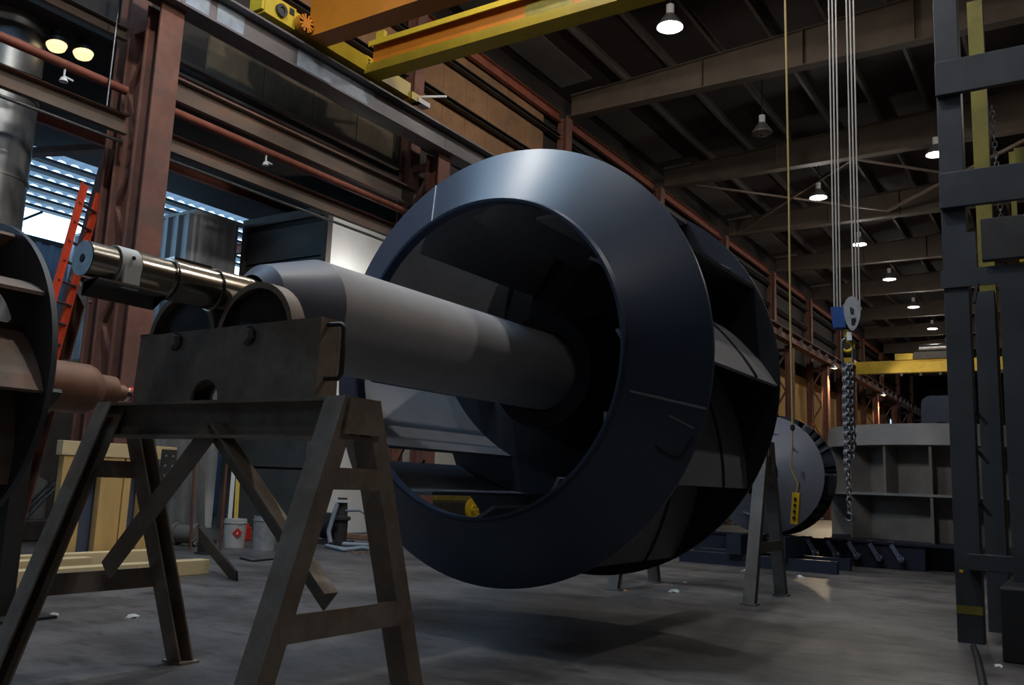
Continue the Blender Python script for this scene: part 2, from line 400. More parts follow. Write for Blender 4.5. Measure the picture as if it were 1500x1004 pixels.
MB().box((-9.62, 6.2, 5.925), (-9.42, 11.3, 5.94)).build('cover_plate', 'rust_column', t)
t = thing('girt_beam', 'brown channel girt high at the left edge, behind the round duct', 'beam', (-9.6, .7, 6.1))
MB().bar((-9.6, .7, 6.22), (-9.6, 5.8, 6.22), chan(.08, .16, .012)).build('web', 'old_steel', t)
tag(MB().bar((-9.4, 5.55, 5.17), (-9.4, 5.55, 7.2), circ(.012, 6), smooth=True).build('hanger_rod', 'bare_steel'), 'thin steel hanger rod left of the large red column', 'rod')
# small fixtures on the pipe
for (u, v, lb) in ((95, 103, 'small pale spray head on red pipe left of the large column'), (390, 230, 'small pale spray head on red pipe right of the large column')):
    p = at(u, v, X=-9.5)
    t = thing('spray_head', lb, 'sprinkler', (p.x, p.y, 5.445))
    MB().lathe((p.x, p.y, 5.445), (0, 0, -1), [(0, .012), (.10, .012), (.10, .03), (.15, .05), (.16, 0)], 12).build('nozzle', 'white', t)
    MB().bar((p.x, p.y, 5.36), (p.x+.02, p.y+.1, 5.34), circ(.012, 6)).build('arm', 'white', t)
# galvanised duct
p = at(10, 200, X=-10.75)
t = thing('round_duct', 'large galvanised round duct rising at the left edge', 'duct', (-10.75, 4.93, 0))
for k in range(6):
    MB().lathe((-10.75, 4.93, .27), (0, 0, 1), [(.02+k*1.0, .46), (.02+k*1.0, .49), (.05+k*1.0, .49), (.05+k*1.0, .475), (1.02+k*1.0, .475), (1.02+k*1.0, .46)], 40).build('duct_section', 'galvanised', t)
# warm lamps behind the duct
for i, (u, v) in enumerate(((122, 78), (83, 66))):
    p = at(u, v, X=-10.25)
    t = thing('bulkhead_lamp', ('larger' if i == 0 else 'smaller')+' warm glowing lamp in the dark aisle beside the duct', 'lamp', p)
    MB().lathe(p, (-.2, 0, 1), [(-.05, 0), (-.05, .10), (0, .12)], 16).build('diffuser', 'lamp_glow_warm', t)
    MB().lathe(p, (-.2, 0, 1), [(0, .125), (.05, .13), (.12, .07), (.2, .07), (.2, 0)], 16).build('housing', 'dark_steel', t)
    MB().bar(p+V((-.04, 0, .2)), (p.x-.04, p.y, 6.297), circ(.012, 6)).build('stem', 'dark_steel', t)

# ================================================================== OVERHEAD CRANE
cr = thing('overhead_crane', 'yellow and orange twin girder overhead crane at the top of view', 'crane', (-9, 8.8, 7.055))
MB().box((-9.1, 7.2, 7.1), (-8.86, 10.3, 7.34)).build('end_truck', 'crane_yellow', cr)
m = MB()
g = MB(); yb = 9.38
g.box((-8.86, yb, 7.10), (8.9, yb+.02, 7.56)); g.build('girder_web', 'crane_orange', cr)  # web in darker orange, standing in for shade below the top flange
g = MB(); g.box((-8.86, yb-.14, 7.06), (9.0, yb+.16, 7.09)); g.box((-8.86, yb-.14, 7.09), (9.0, yb-.12, 7.20)); g.build('bottom_flange', 'crane_yellow', cr)
g = MB(); g.box((-8.86, yb-.12, 7.56), (9.0, yb+.14, 7.585)); g.box((-8.86, yb-.12, 7.50), (9.0, yb-.10, 7.56)); g.build('top_flange', 'crane_yellow', cr)
pl = MB().box((-8.88, yb-.15, 7.05), (-8.855, yb+.16, 7.35)).build('end_plate', 'crane_yellow', cr)
for k in range(5): MB().lathe((-8.855, yb-.09, 7.09+.05*k), (1, 0, 0), [(0, .014), (.015, .014), (.015, 0)], 6, smooth=False).build('bolt', 'black', pl)
MB().box((-6.1, yb-.006, 7.21), (-5.35, yb-.001, 7.49)).build('painted_panel', 'frame_yellow', cr)
lug = MB().box((-8.78, yb-.05, 7.585), (-8.62, yb+.02, 7.75)).build('lug', 'crane_yellow', cr)
g = MB(); yo = 8.0
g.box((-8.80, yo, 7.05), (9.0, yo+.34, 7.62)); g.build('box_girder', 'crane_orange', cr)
tr = MB().box((-9.1, 7.24, 7.06), (-8.84, 7.78, 7.36)).build('wheel_truck', 'crane_yellow', cr)
MB().lathe((-8.84, 7.5, 7.2), (1, 0, 0), [(0, .09), (.05, .09), (.05, .05), (.03, .05), (.03, 0)], 20).build('wheel', 'dark_steel', tr)
MB().box((-8.84, 7.66, 7.24), (-8.83, 7.74, 7.33)).build('buffer', 'black', tr)
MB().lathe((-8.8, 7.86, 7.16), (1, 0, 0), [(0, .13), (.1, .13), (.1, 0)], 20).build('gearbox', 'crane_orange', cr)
m = MB(); m.box((-8.98, 10.3, 7.08), (-8.82, 10.55, 7.2)); m.build('buffer', 'crane_yellow', cr)
MB().bar((-8.9, 10.5, 7.2), (-8.75, 11.1, 7.42), circ(.02, 8)).build('sweep_arm', 'white', cr)
MB().box((-8.95, 10.45, 7.08), (-8.8, 10.75, 7.16)).build('rail_sweep', 'white', cr)
# hoist trolley between the girders (above the frame)
MB().box((-2.4, 8.05, 7.65), (-1.3, 9.5, 7.95)).build('trolley', 'crane_yellow', cr)

# ---------------------------------------------------------------- hook block, chains, pendant
HX, HY = at(1240, 437, Y=8.8).x, 8.8
def hz(y): return at(1240, y, Y=8.8).z
hb = thing('hook_block', 'blue and silver crane hook block hanging on wire ropes', 'hook block', (HX, HY, hz(535)))
sil = []
cz, hh = hz(462), (hz(437)-hz(487))/2
for dx, nm in ((-.005, 'silver'), (.115, 'silver')):
    pass
pts = []
def egg(yc, n=20):
    return [(.075*math.sin(2*PI*k/n)*(1+.22*math.cos(2*PI*k/n)), math.cos(2*PI*k/n)*hh) for k in range(n)]
dirx = V((math.cos(.25), math.sin(.25), 0)); diry = V((-math.sin(.25), math.cos(.25), 0))
def plate(name, mt, off, offy, sc, th):
    m = MB(); c = V((HX, HY, cz))+dirx*off+diry*offy
    m.prism([c+dirx*a*sc+V((0, 0, b)) for a, b in egg(0)], diry*th); return m.build(name, mt, hb)
f1 = plate('cheek_plate', 'block_silver', .045, -.09, 1.0, .02)
f2 = plate('cheek_plate', 'block_blue', .03, .08, .95, .02)
for a in (-.03, .0, .03):
    pass
for off in (-.02, .05):
    MB().lathe(V((HX, HY, cz+.03))+dirx*(.04)+diry*(off-.02), diry, [(0, 0), (0, .10), (.012, .085), (.028, .085), (.04, .10), (.04, 0)], 20).build('sheave', 'bare_steel', hb)
c = V((HX, HY, cz))
m = MB(); q = c+dirx*(-.085)+diry*(-.07)
m.prism([q+dirx*a+V((0, 0, b)) for a, b in ((-.06, .07), (.05, .07), (.07, -.13), (-.04, -.13))], diry*.16); m.build('side_weight', 'block_blue', hb)
m = MB(); q = c+dirx*.045+diry*(-.096)
for (x0, z0, x1, z1) in ((-.02, .06, -.005, .02), (.0, .05, .012, .015), (-.015, .01, .012, -.005), (-.01, -.05, .02, -.11), (.015, -.045, .03, -.08)):
    m.prism([q+dirx*a+V((0, 0, b)) for a, b in ((x0, z1), (x1, z1), (x1, z0), (x0, z0))], diry*.004)
m.build('marking', 'black', f1)
MB().lathe(c+V((0, 0, -hh)), (0, 0, -1), [(-.02, .035), (.05, .035), (.05, 0)], 14).build('swivel', 'yellow_tag', hb)
hk = [c+V((0, 0, -hh-.03))]
hr = .05
zc = hz(508)
for k in range(15):
    a = math.radians(80-250*k/14)
    hk.append(V((HX, HY, zc))+dirx*hr*math.cos(a)+V((0, 0, hr*math.sin(a))))
MB().tube(hk, [.03]+[.022]*10+[.017]*3+[.012]*2, 10).build('hook', 'yellow_tag', hb)
m = MB().box((HX+.004, HY-.045, hz(500)), (HX+.05, HY-.035, hz(488))); m.build('tag_plate', 'white', hb)
for i in range(3):
    for j, s in ((0, -.11), (1, .06)):
        x = HX+s+.028*i
        MB().tube([(x, HY+(.03 if j else -.02), cz+.08), (x-.01*(1-i), HY+.02, 7.648)], .0085, 6).build('wire_rope', 'wire_rope', hb)
# master link + chain sling
cs = thing('chain_sling', 'galvanised chain sling bundle hanging from the crane hook', 'chain', (HX, HY, hz(768)))
def stadium(c, ax, up, w, h, n=8):
    P = []
    for k in range(n+1):
        a = PI*k/n; P.append(c+ax*(w*math.cos(a))+up*(h-w+w*math.sin(a)))
    for k in range(n+1):
        a = PI+PI*k/n; P.append(c+ax*(w*math.cos(a))+up*(-(h-w)+w*math.sin(a)))
    return P
zt, zb = hz(496), hz(536)
MB().tube(stadium(V((HX, HY-.01, (zt+zb)/2)), dirx, V((0, 0, 1)), .047, (zt-zb)/2), .013, 8, True).build('master_link', 'bare_steel', cs)
def chain(z0, z1, ox, oy, name, sway=.0):
    m = MB(); L = .056; n = max(2, int((z0-z1)/(L*.78))); up = V((0, 0, 1))
    for i in range(n):
        c = V((HX+ox+sway*math.sin(i*.5), HY+oy+sway*math.cos(i*.7), z0-L*.39-i*L*.78))
        a = dirx if i % 2 else diry
        a = (a+(diry if i % 2 else -dirx)*.5).normalized()
        m.tube(stadium(c, a, up, .020, L*.5, 4), .0085, 5, True)
    return m.build(name, 'chain', cs)
for ox, oy, ze in ((-.035, 0, 690), (.035, -.02, 680), (0, .04, 672), (.0, -.045, 690), (.028, .03, 660), (-.015, -.02, 745)):
    chain(hz(534), hz(ze), ox, oy, 'chain', .004)
hkz = hz(758)
P = [V((HX-.015, HY-.02, hz(743)))]+[V((HX-.015+.035*math.cos(math.radians(110-290*k/12)), HY-.02, hkz+.035*math.sin(math.radians(110-290*k/12)))) for k in range(13)]
MB().tube(P, [.012]*9+[.010]*3+[.006]*2, 8).build('sling_hook', 'bare_steel', cs)

# pendant
PX, PY = at(1158, 480, Y=8.8).x, 8.8
def pz(y): return at(1160, y, Y=8.8).z
pp = lambda u, v: at(u, v, Y=8.8)
pc = thing('crane_pendant', 'yellow pushbutton pendant hanging on a long yellow cable', 'pendant', pp(1165, 768))
top = pp(1150, 0)
MB().tube([V((top.x-.01, PY, 7.6)), top, pp(1155, 250), pp(1158, 480), pp(1161, 625)], .011, 8).build('cable', 'cable_yellow', pc)
MB().tube([pp(1161, 625), pp(1160, 660), pp(1158, 682), pp(1163, 697), pp(1169, 708), pp(1167, 722)], .009, 8).build('strain_wire', 'cable_yellow', pc)
MB().lathe(pp(1161, 622), (0, 0, -1), [(0, .012), (.01, .022), (.05, .022), (.06, .012)], 10).build('cable_grip', 'black', pc)
MB().tube([pp(1165, 702), pp(1171, 708), pp(1171, 716), pp(1167, 722)], .008, 8).build('shackle', 'bare_steel', pc)
a, b = pp(1167, 722), pp(1164, 768)
bd = MB().bar(a, b, rect(.075, .06), up=(0, 1, 0)).build('handset', 'yellow_tag', pc, bevel=.008)
for k in range(4):
    q = a.lerp(b, .2+.2*k); MB().lathe(q+V((0, -.03, 0)), (0, -1, 0), [(0, .014), (.012, .014), (.012, 0)], 10).build('button', 'black', bd)

# ================================================================== FAN IMPELLER (main subject)
X0, Z0 = -3.35, 1.828
RO = 1.52; YS0, YS1, YB = 4.75, 5.02, 6.40
AX = (0, 1, 0); CEN = V((X0, 0, Z0))
imp = thing('fan_impeller', 'huge dark blue fan impeller with shaft resting on roller stand', 'fan impeller', (X0, 5.6, Z0-RO))
def ring(name, prof, mt, parent=imp, n=128, closed=True):
    return MB().lathe(CEN, AX, prof, n, closed_prof=closed, ref=(1, 0, 0)).build(name, mt, parent)
# conical inlet shroud
def shr(t): return (YS0+(YS1-YS0)*t, 1.075+(RO-1.075)*t)
sh = ring('inlet_shroud', [(YS0, 1.075), (YS1, RO), (YS1+.03, RO), (YS1+.03, RO-.012), (YS0+.03, 1.085)], 'primer')
ring('inlet_lip', [(YS0-.035, 1.055), (YS0-.035, 1.075), (YS0+.05, 1.10), (YS0+.05, 1.055)], 'primer', sh)
# radial seam, axial weld bar and balance plate on the shroud
def on_shroud(th, t, off=.0):
    y, r = shr(t); n = V((0, -math.cos(math.radians(31)), 0)); e = V((math.cos(th), 0, math.sin(th)))
    bow = 0
    return CEN+e*(r+.45*bow+off*.52)+V((0, y-.86*bow-off*.86, 0))
def on_weld(name, th, t0, t1, r, mt='primer_grey', dth=0., n=10):
    MB().tube([on_shroud(th+dth*i/n, t0+(t1-t0)*i/n, .002) for i in range(n+1)], r, 6).build(name, mt, sh)
on_weld('weld_seam', math.radians(115.5), .02, .98, .006, 'patch_blue')
on_weld('weld_bar', math.radians(-13.2), .10, .99, .009)
pb = [on_shroud(math.radians(a), t, .004) for a, t in ((-17.0, .60), (-17.5, .75), (-18.2, .92), (-20.5, .94), (-25, .91), (-26.5, .84), (-26.2, .68), (-25.4, .58))]
MB().tube(pb[:3], .006, 6).build('weld_bead', 'primer_grey', sh)
MB().tube(pb[3:], .008, 6).build('weld_bead', 'primer_dark', sh)
# back plate
bp = ring('back_plate', [(YB, .30), (YB, RO), (YB+.022, RO), (YB+.022, .30)], 'primer_dark')  # same paint as the shroud, darkened for the shade inside the wheel
# blades: twelve backward inclined, slightly cambered, each with a stiffening rib
def blade_mesh():
    return None
NB = 12
def blade_pts(n=12):
    # in plane coordinates (radial e, tangential t) for the trailing edge at angle 0 ; runs inward and towards +angle
    p0 = V((RO-.012, 0)); p1 = V((1.00*math.cos(math.radians(40)), 1.00*math.sin(math.radians(40)))); out = []
    d = p1-p0; nn = V((d.y, -d.x)).normalized()
    if nn.dot(p0) < 0: nn = -nn
    for k in range(n+1):
        t = k/n; out.append(p0+d*t+nn*(.075*4*t*(1-t)))
    return out
BP = blade_pts()
def shroud_y(r):      # inner face of the shroud at radius r
    r = max(1.09, min(r, RO)); return YS0+.05+(YS1-YS0)*(r-1.075)/(RO-1.075)
bl0 = None
for k in range(NB):
    th = math.radians(-2+30*k); e = V((math.cos(th), 0, math.sin(th))); tt = V((-math.sin(th), 0, math.cos(th)))
    def W(p, y, off=0, i=None):
        return CEN+e*p.x+tt*p.y+V((0, y, 0))
    m = MB(); n = len(BP); T = .022
    nrm = []
    for i in range(n):
        d = BP[min(i+1, n-1)]-BP[max(i-1, 0)]; q = V((d.y, -d.x)).normalized()
        if q.dot(BP[i]) < 0: q = -q
        nrm.append(q)
    A = [W(p, shroud_y(p.length)) for p in BP]; B = [W(p, YB-.002) for p in BP]
    Ai = [W(p-q*T, shroud_y(p.length)) for p, q in zip(BP, nrm)]; Bi = [W(p-q*T, YB-.002) for p, q in zip(BP, nrm)]
    for P, Q in ((A, B), (Ai, Bi)):
        m.add(P+Q, [(i, i+1, n+i+1, n+i) for i in range(n-1)], True)
    for P, Q in ((A, Ai), (B, Bi)): m.add(P+Q, [(i, i+1, n+i+1, n+i) for i in range(n-1)])
    for i in (0, n-1): m.add([A[i], B[i], Bi[i], Ai[i]], [(0, 1, 2, 3)])
    bl = m.build('blade', 'primer_blade', imp)
    # rib across the blade at mid width, turned over the trailing edge
    ys = 5.88
    rp = [W(p+q*.006, ys) for p, q in zip(BP, nrm)]
    tip = BP[0]-nrm[0]*.05
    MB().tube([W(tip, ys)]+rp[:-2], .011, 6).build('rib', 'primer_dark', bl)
# hub and shaft
sft = MB().lathe(CEN, AX, [(3.18, .285), (6.95, .285), (6.95, 0)], 56).build('shaft_tube', 'tube_grey', imp)
MB().lathe(CEN, AX, [(2.80, .12), (2.86, .185), (3.18, .285)], 56).build('shaft_cone', 'casing', imp)
MB().lathe(CEN, AX, [(5.55, .30), (5.55, .42), (5.7, .42), (6.1, .5), (6.38, .56), (6.38, .30)], 56).build('hub', 'primer_dark', imp)
MB().lathe(CEN, AX, [(6.95, .20), (7.3, .10), (8.95, .10), (8.95, 0)], 40).build('far_journal', 'bright_steel', imp)
jr = MB().lathe(CEN, AX, [(1.955, 0), (1.955, .074), (2.17, .076), (2.17, .083), (2.335, .083), (2.335, .092), (2.575, .092), (2.575, .094), (2.583, .094), (2.583, .100), (2.86, .100)], 48).build('journal', 'bright_steel', imp)
MB().lathe(CEN, AX, [(1.950, .018), (1.950, 0)], 16).build('centre_hole', 'black', jr)
MB().lathe(CEN, AX, [(1.951, .0185), (1.951, .073)], 40).build('end_face', 'bare_steel', jr)
for yy, rr in ((2.34, .0945), (2.578, .1005)):
    MB().lathe(CEN, AX, [(yy, rr), (yy+.006, rr+.001)], 40).build('groove', 'black', jr)
MB().box((X0+.0-.02, 2.36, Z0+.088), (X0+.02, 2.56, Z0+.104)).build('key', 'bright_steel', jr)
# interior web plates seen through the inlet
for k in range(0):
    pass

# bracket strapped on the journal end
t = thing('shaft_bracket', 'pale angle bracket strapped round the machined shaft end', 'bracket', (X0, 2.12, Z0-.12))
m = MB().lathe(CEN, AX, [(2.075, .079), (2.165, .079), (2.165, .086), (2.075, .086)], 24, a0=math.radians(-100), a1=math.radians(95), closed_prof=True, ref=(1, 0, 0)); m.build('strap', 'white', t)
MB().bar((X0+.055, 1.965, Z0-.095), (X0+.055, 2.29, Z0-.095), [(-.06, 0), (.055, 0), (.055, .01), (-.05, .01), (-.05, -.055), (-.06, -.055)]).build('angle_bar', 'booth_frame', t)
MB().box((X0+.072, 2.085, Z0-.10), (X0+.086, 2.16, Z0+.0)).build('tab', 'white', t)
MB().lathe((X0+.086, 2.12, Z0+.03), (1, 0, 0), [(0, .009), (.004, .009), (.004, 0)], 8).build('rivet', 'dark_steel', t)

# ================================================================== ROLLER STAND under the journal
rs = thing('roller_box', 'brown steel roller box with two wheels cradling the shaft', 'shaft roller', (X0, 2.61, 1.315))
BX0, BX1, BY0, BY1, BZ0, BZ1 = -3.905, -2.655, 2.61, 2.615, 1.319, 1.655
def halfhole(mb, y, t):
    P = [(BX0, BZ0), (-3.46, BZ0)]
    P += [(-3.365-.095*math.cos(PI*k/10), BZ0+.095*math.sin(PI*k/10)*1.02) for k in range(1, 10)]
    P += [(-3.27, BZ0), (BX1, BZ0), (BX1, BZ1+.005), (BX0+.02, BZ1-.01)]
    mb.prism([(a, y, b) for a, b in P], (0, t, 0)); return mb
fp = halfhole(MB(), BY0, .014).build('front_plate', 'stand_steel', rs, bevel=.002)
halfhole(MB(), BY1+.10, .014).build('rear_plate', 'stand_steel', rs)
MB().box((BX1-.016, BY0+.014, BZ0), (BX1-.001, BY1+.10, BZ1+.004)).build('end_plate', 'stand_steel', rs)
MB().box((BX0+.001, BY0+.014, BZ0), (BX0+.016, BY1+.10, BZ1-.01)).build('end_plate', 'stand_steel', rs)
hd = [V((BX1-.002, 2.655, 1.632)), V((BX1+.065, 2.665, 1.632)), V((BX1+.08, 2.667, 1.615)), V((BX1+.08, 2.667, 1.42)), V((BX1+.065, 2.665, 1.402)), V((BX1-.002, 2.655, 1.402))]
MB().tube(hd, .0105, 10).build('handle', 'dark_steel', rs)
for wx in (-3.605, -3.095):
    wz = 1.602
    wh = MB().lathe((wx, BY0+.03, wz), AX, [(-.010, .222), (-.010, .25), (.070, .25), (.070, .222), (.06, .222), (.06, 0)], 56).build('wheel', 'stand_steel', rs)
    MB().lathe((wx, BY0+.03, wz), AX, [(.03, .222), (.03, .05), (-.01, .05), (-.01, 0)], 40).build('web', 'dark_steel', wh)
    bt = MB().lathe((wx, BY0, wz), (0, -1, 0), [(0, .036), (.034, .036), (.034, 0)], 6, smooth=False).build('axle_bolt', 'stand_steel', rs)
    MB().lathe((wx, BY0, wz), (0, -1, 0), [(0, .045), (.004, .045), (.004, 0)], 20).build('washer', 'dark_steel', bt)
MB().box((BX0-.03, 2.64, 1.646), (BX0+.10, 2.70, 1.66)).build('lifting_tab', 'dark_steel', rs)
# cradle beam
def trestle(name, label, xa, xb, yc, ztop, spread, mt, group, brace=True, near_detail=True, bw=.15):
    t = thing(name, label, 'trestle', ((xa+xb)/2, yc, 0), group)
    # top beam: I section with flanges
    MB().bar((xa-.06, yc, ztop-.085), (xb+.04, yc, ztop-.085), ibeam(bw, .17, .014, .014)).build('top_beam', mt, t)
    for x, s in ((xa, -1), (xb, 1)):
        for d in (-1, 1):
            foot = V((x, yc+d*spread, 0)); tp = V((x, yc+d*.065, ztop-.012))
            # channel leg with its flanges along the trestle
            MB().bar(foot, tp, [(-.055*1, -.042), (.055, -.042), (.055, -.032), (-.043, -.032), (-.043, .032), (.055, .032), (.055, .042), (-.055, .042)] if s > 0 else [(.055, -.042), (-.055, -.042), (-.055, -.032), (.043, -.032), (.043, .032), (-.055, .032), (-.055, .042), (.055, .042)], up=(0, 1, 0) if d > 0 else (0, 1, 0)).build('leg', mt, t)
            MB().box((x-.075, foot.y-.06, 0), (x+.075, foot.y+.06, .012)).build('foot_plate', mt, t)
        for zz, hh in ((ztop*.30, .10), (ztop*.72, .085)):
            y1 = .035+(spread-.065)*(1-zz/ztop)
            MB().box((x+s*.043, yc-y1-.03, zz), (x+s*.056, yc+y1+.03, zz+hh)).build('cross_bar', mt, t)
        # gusset at the head
        MB().prism([(x+s*.057, yc-.08, ztop-.004), (x+s*.057, yc+.08, ztop-.004), (x+s*.057, yc+.11, ztop-.15), (x+s*.057, yc-.11, ztop-.15)], (s*.010, 0, 0)).build('head_gusset', mt, t)
    if brace:
        xm = (xa+xb)/2-.05
        for x, s, dd in ((xa, 1, .0), (xb, -1, .03)):
            p0, p1 = V((xm-s*.01, yc-.03+dd, ztop-.14)), V((x+s*.05, yc-.03+dd, ztop*.385))
            MB().bar(p0, p1, [(-.006, -.05), (.006, -.05), (.006, .038), (.07, .038), (.07, .05), (-.006, .05)], up=(0, 0, 1)).build('brace', mt, t)
    return t
trestle('trestle', 'brown steel A-frame trestle in the foreground carrying the roller box', -4.06, -2.50, 2.67, 1.318, .49, 'stand_steel', 'steel trestles')
trestle('trestle', 'grey steel trestle behind the impeller carrying its far end', -3.97, -2.61, 8.62, 1.50, .50, 'horse_steel', 'steel trestles', brace=False)
vb = thing('bearing_block', 'dark V-shaped rest on the far trestle under the shaft', 'support', (X0, 8.62, 1.5))
m = MB(); m.prism([(X0-.22, 8.52, 1.502), (X0+.22, 8.52, 1.502), (X0+.22, 8.52, 1.70), (X0+.12, 8.52, 1.83), (X0+.09, 8.52, 1.79)]+[(X0+.105*math.cos(a), 8.52, Z0+.105*math.sin(a)) for a in [-.4-.47*k for k in range(6)]]+[(X0-.12, 8.52, 1.83), (X0-.22, 8.52, 1.70)], (0, .2, 0)); m.build('vee', 'dark_steel', vb)
tag(MB().lathe((-2.61, 8.62, 1.5), (0, 0, 1), [(0, .018), (.05, .018), (.06, .012), (.075, .016), (.08, 0)], 10).build('lifting_eye', 'bare_steel'), 'small bright eye bolt on top of the far trestle', 'eye bolt')

# ================================================================== RUSTY ROTOR at the left edge
RX = -6.0; RY = 2.80; RZ = 1.548; RR = 1.0
ro = thing('rusty_rotor', 'rusty open rotor wheel with shaft cropped by the left edge', 'rotor', (RX, RY, RZ-RR))
RC = V((RX, 0, RZ))
MB().lathe(RC, AX, [(RY, .60), (RY, RR), (RY+.035, RR), (RY+.035, .60)], 96, closed_prof=True).build('end_ring', 'frame_steel', ro)
MB().lathe(RC, AX, [(RY-.95, .60), (RY-.95, RR), (RY-.92, RR), (RY-.92, .60)], 96, closed_prof=True).build('end_ring', 'rotor_rust', ro)
for k in range(10):
    th = 2*PI*k/10+math.radians(-8); e = V((math.cos(th), 0, math.sin(th))); e2 = V((math.cos(th+.62), 0, math.sin(th+.62)))
    a, b = RC+e*(RR-.035), RC+e2*.62; d = b-a; nn = V((d.z, 0, -d.x)).normalized()*.011; P = []
    for j in range(7):
        q = a+d*(j/6)+nn/.011*.05*4*(j/6)*(1-j/6)*(1 if nn.dot(e) > 0 else -1); P.append(q)
    m = MB(); Q = [p+nn for p in P]+[p-nn for p in reversed(P)]
    m.prism([q+V((0, RY-.918, 0)) for q in Q], (0, .916, 0)); m.build('vane', 'rotor_rust', ro)
for k in range(5):
    th = 2*PI*k/5+.5; e = V((math.cos(th), 0, math.sin(th))); tt = V((-e.z, 0, e.x))
    MB().prism([RC+e*.17-tt*.05+V((0, RY, 0)), RC+e*.17+tt*.05+V((0, RY, 0)), RC+e*.61+tt*.05+V((0, RY, 0)), RC+e*.61-tt*.05+V((0, RY, 0))], (0, .03, 0)).build('spoke', 'rotor_rust', ro)
MB().lathe(RC, AX, [(1.0, 0), (1.0, .178), (3.62, .178), (3.66, .165), (3.72, .12), (3.84, .115), (3.84, .06), (3.93, .06), (3.93, 0)], 44).build('shaft', 'shaft_rust', ro)
sp_ = MB().lathe(RC, AX, [(3.93, .052), (4.12, .052), (4.12, 0)], 28).build('spigot', 'bright_steel', ro)
MB().lathe(RC, AX, [(3.97, .0535), (4.0, .0535)], 24).build('tape_mark', 'red', sp_)
def vee_stand(y, label):
    t = thing('vee_stand', label, 'stand', (RX, y, 0))
    for s_ in (-1, 1):
        MB().bar((RX+s_*.01, y, RZ-.27), (RX+s_*.30, y, RZ-.06), rect(.14, .03), up=(0, 0, 1)).build('vee_arm', 'dark_steel', t)
    MB().box((RX-.06, y-.06, .02), (RX+.06, y+.06, RZ-.26)).build('pedestal', 'dark_steel', t)
    MB().box((RX-.25, y-.25, 0), (RX+.25, y+.25, .02)).build('base_plate', 'dark_steel', t)
vee_stand(3.22, 'dark V-topped pedestal under the rusty rotor shaft')
vee_stand(1.35, 'dark V-topped pedestal beyond the left edge under the rusty rotor')

# ================================================================== AISLE: shed, booth, ladder
t = thing('corrugated_shed', 'white corrugated metal shed behind the large red column', 'shed', (-15.3, 10.2, 0))
MB().sheet((-13.3, 9.74, 0), (0, 1.0, 0), (0, 0, 5.6), .20, .05, (1, 0, 0)).build('side_sheet', 'sheet_white', t)
MB().sheet((-17.2, 9.74, 0), (3.9, 0, 0), (0, 0, 5.6), .30, .06, (0, -1, 0)).build('front_sheet', 'sheet_white', t)
MB().box((-17.2, 9.70, 5.6), (-13.22, 10.74, 5.66)).build('roof_trim', 'white', t)
BOX = (-13.25, -11.0, 10.8, 15.2, 5.75)
t = thing('booth', 'tall booth with dark panelled front and white side wall', 'booth', ((BOX[0]+BOX[1])/2, 13, 0))
x0, x1, y0, y1, hz_ = BOX
MB().box((x1-.06, y0+.13, .02), (x1-.02, y1, hz_-.16)).build('side_wall', 'booth_white', t)
n = 6
zs = [.02, 1.1, 2.15, 3.2, 4.15, 4.85, 5.5]
for k in range(n):
    MB().box((x0+.12, y0+.04, zs[k]+.02), (x1-.12, y0+.08, zs[k+1]-.02)).build('front_panel', 'booth_dark', t)
MB().box((x0+.06, y0+.085, .02), (x1-.06, y0+.11, hz_-.1)).build('backing', 'black', t)
for x in (x0, x1-.12): MB().box((x, y0, 0), (x+.12, y0+.12, hz_)).build('post', 'booth_frame', t)
MB().box((x1-.12, y1-.12, 0), (x1, y1, hz_)).build('post', 'booth_frame', t)
MB().box((x0+.12, y0, hz_-.16), (x1-.12, y0+.12, hz_)).build('head_rail', 'booth_frame', t)
MB().box((x1-.12, y0+.12, hz_-.15), (x1, y1-.12, hz_)).build('head_rail', 'booth_frame', t)
MB().box((x0, y0+.12, hz_-.05), (x1-.12, y1, hz_)).build('roof', 'booth_dark', t)
tag(MB().bar((-11.35, 10.7, 1.6), (-11.55, 10.55, 2.05), circ(.02, 6)).build('lower_rod', 'yellow_tag'), 'yellow handled rod leaning on the dark booth front', 'rod')
# ladder leaning on the raker
t = thing('ladder', 'orange-red fibreglass ladder leaning beside the large red column', 'ladder', (-10.6, 5.5, 0))
tp, bt = at(133, 285, Y=5.7), at(80, 478, Y=5.45)
dl = (bt-tp); foot = tp+dl*((tp.z)/(tp.z-bt.z)); tp2 = tp-dl*.04
side = V((-.10, .17, 0))
for s in (-1, 1):
    MB().bar(foot+side*s, tp2+side*s, chan(.035, .10, .006) if s < 0 else [(-a, b) for a, b in chan(.035, .10, .006)], up=(.5, -1, 0)).build('rail', 'ladder_red', t)
n = 18
for k in range(1, n):
    q = foot.lerp(tp2, k/n); MB().bar(q-side, q+side, circ(.018, 8), smooth=True).build('rung', 'bare_steel', t)

# ================================================================== TIMBER, CRATE
def timber(a, b, w, h, label, m='wood'):
    a, b = V(a), V(b); return tag(MB().bar(a, b, rect(w, h)).build('timber', m, origin=a, bevel=.006), label, 'timber', 'pine timbers on the floor')
timber((-7.38, 2.2, .07), (-7.38, 5.92, .07), .15, .14, 'long pine timber nearest the trestle on the floor')
timber((-7.75, 1.8, .09), (-7.75, 4.9, .09), .14, .18, 'pine timber lying just behind the nearest one at the left edge')
timber((-8.35, 4.0, .08), (-8.35, 6.2, .08), .14, .16, 'short pine timber under the wooden crate posts')
t = thing('wooden_crate', 'tall pine crate frame standing behind the trestle legs', 'crate', (-8.6, 5.6, 0))
for (u0, u1) in ((88, 120), (146, 178), (180, 190), (206, 224)):
    a, b = at(u0, 700, X=-8.6), at(u1, 700, X=-8.6)
    MB().box((-8.66, a.y, 0), (-8.57, b.y, 1.10)).build('post', 'wood_post', t, bevel=.004)
a, b = at(88, 660, X=-8.6), at(256, 660, X=-8.6)
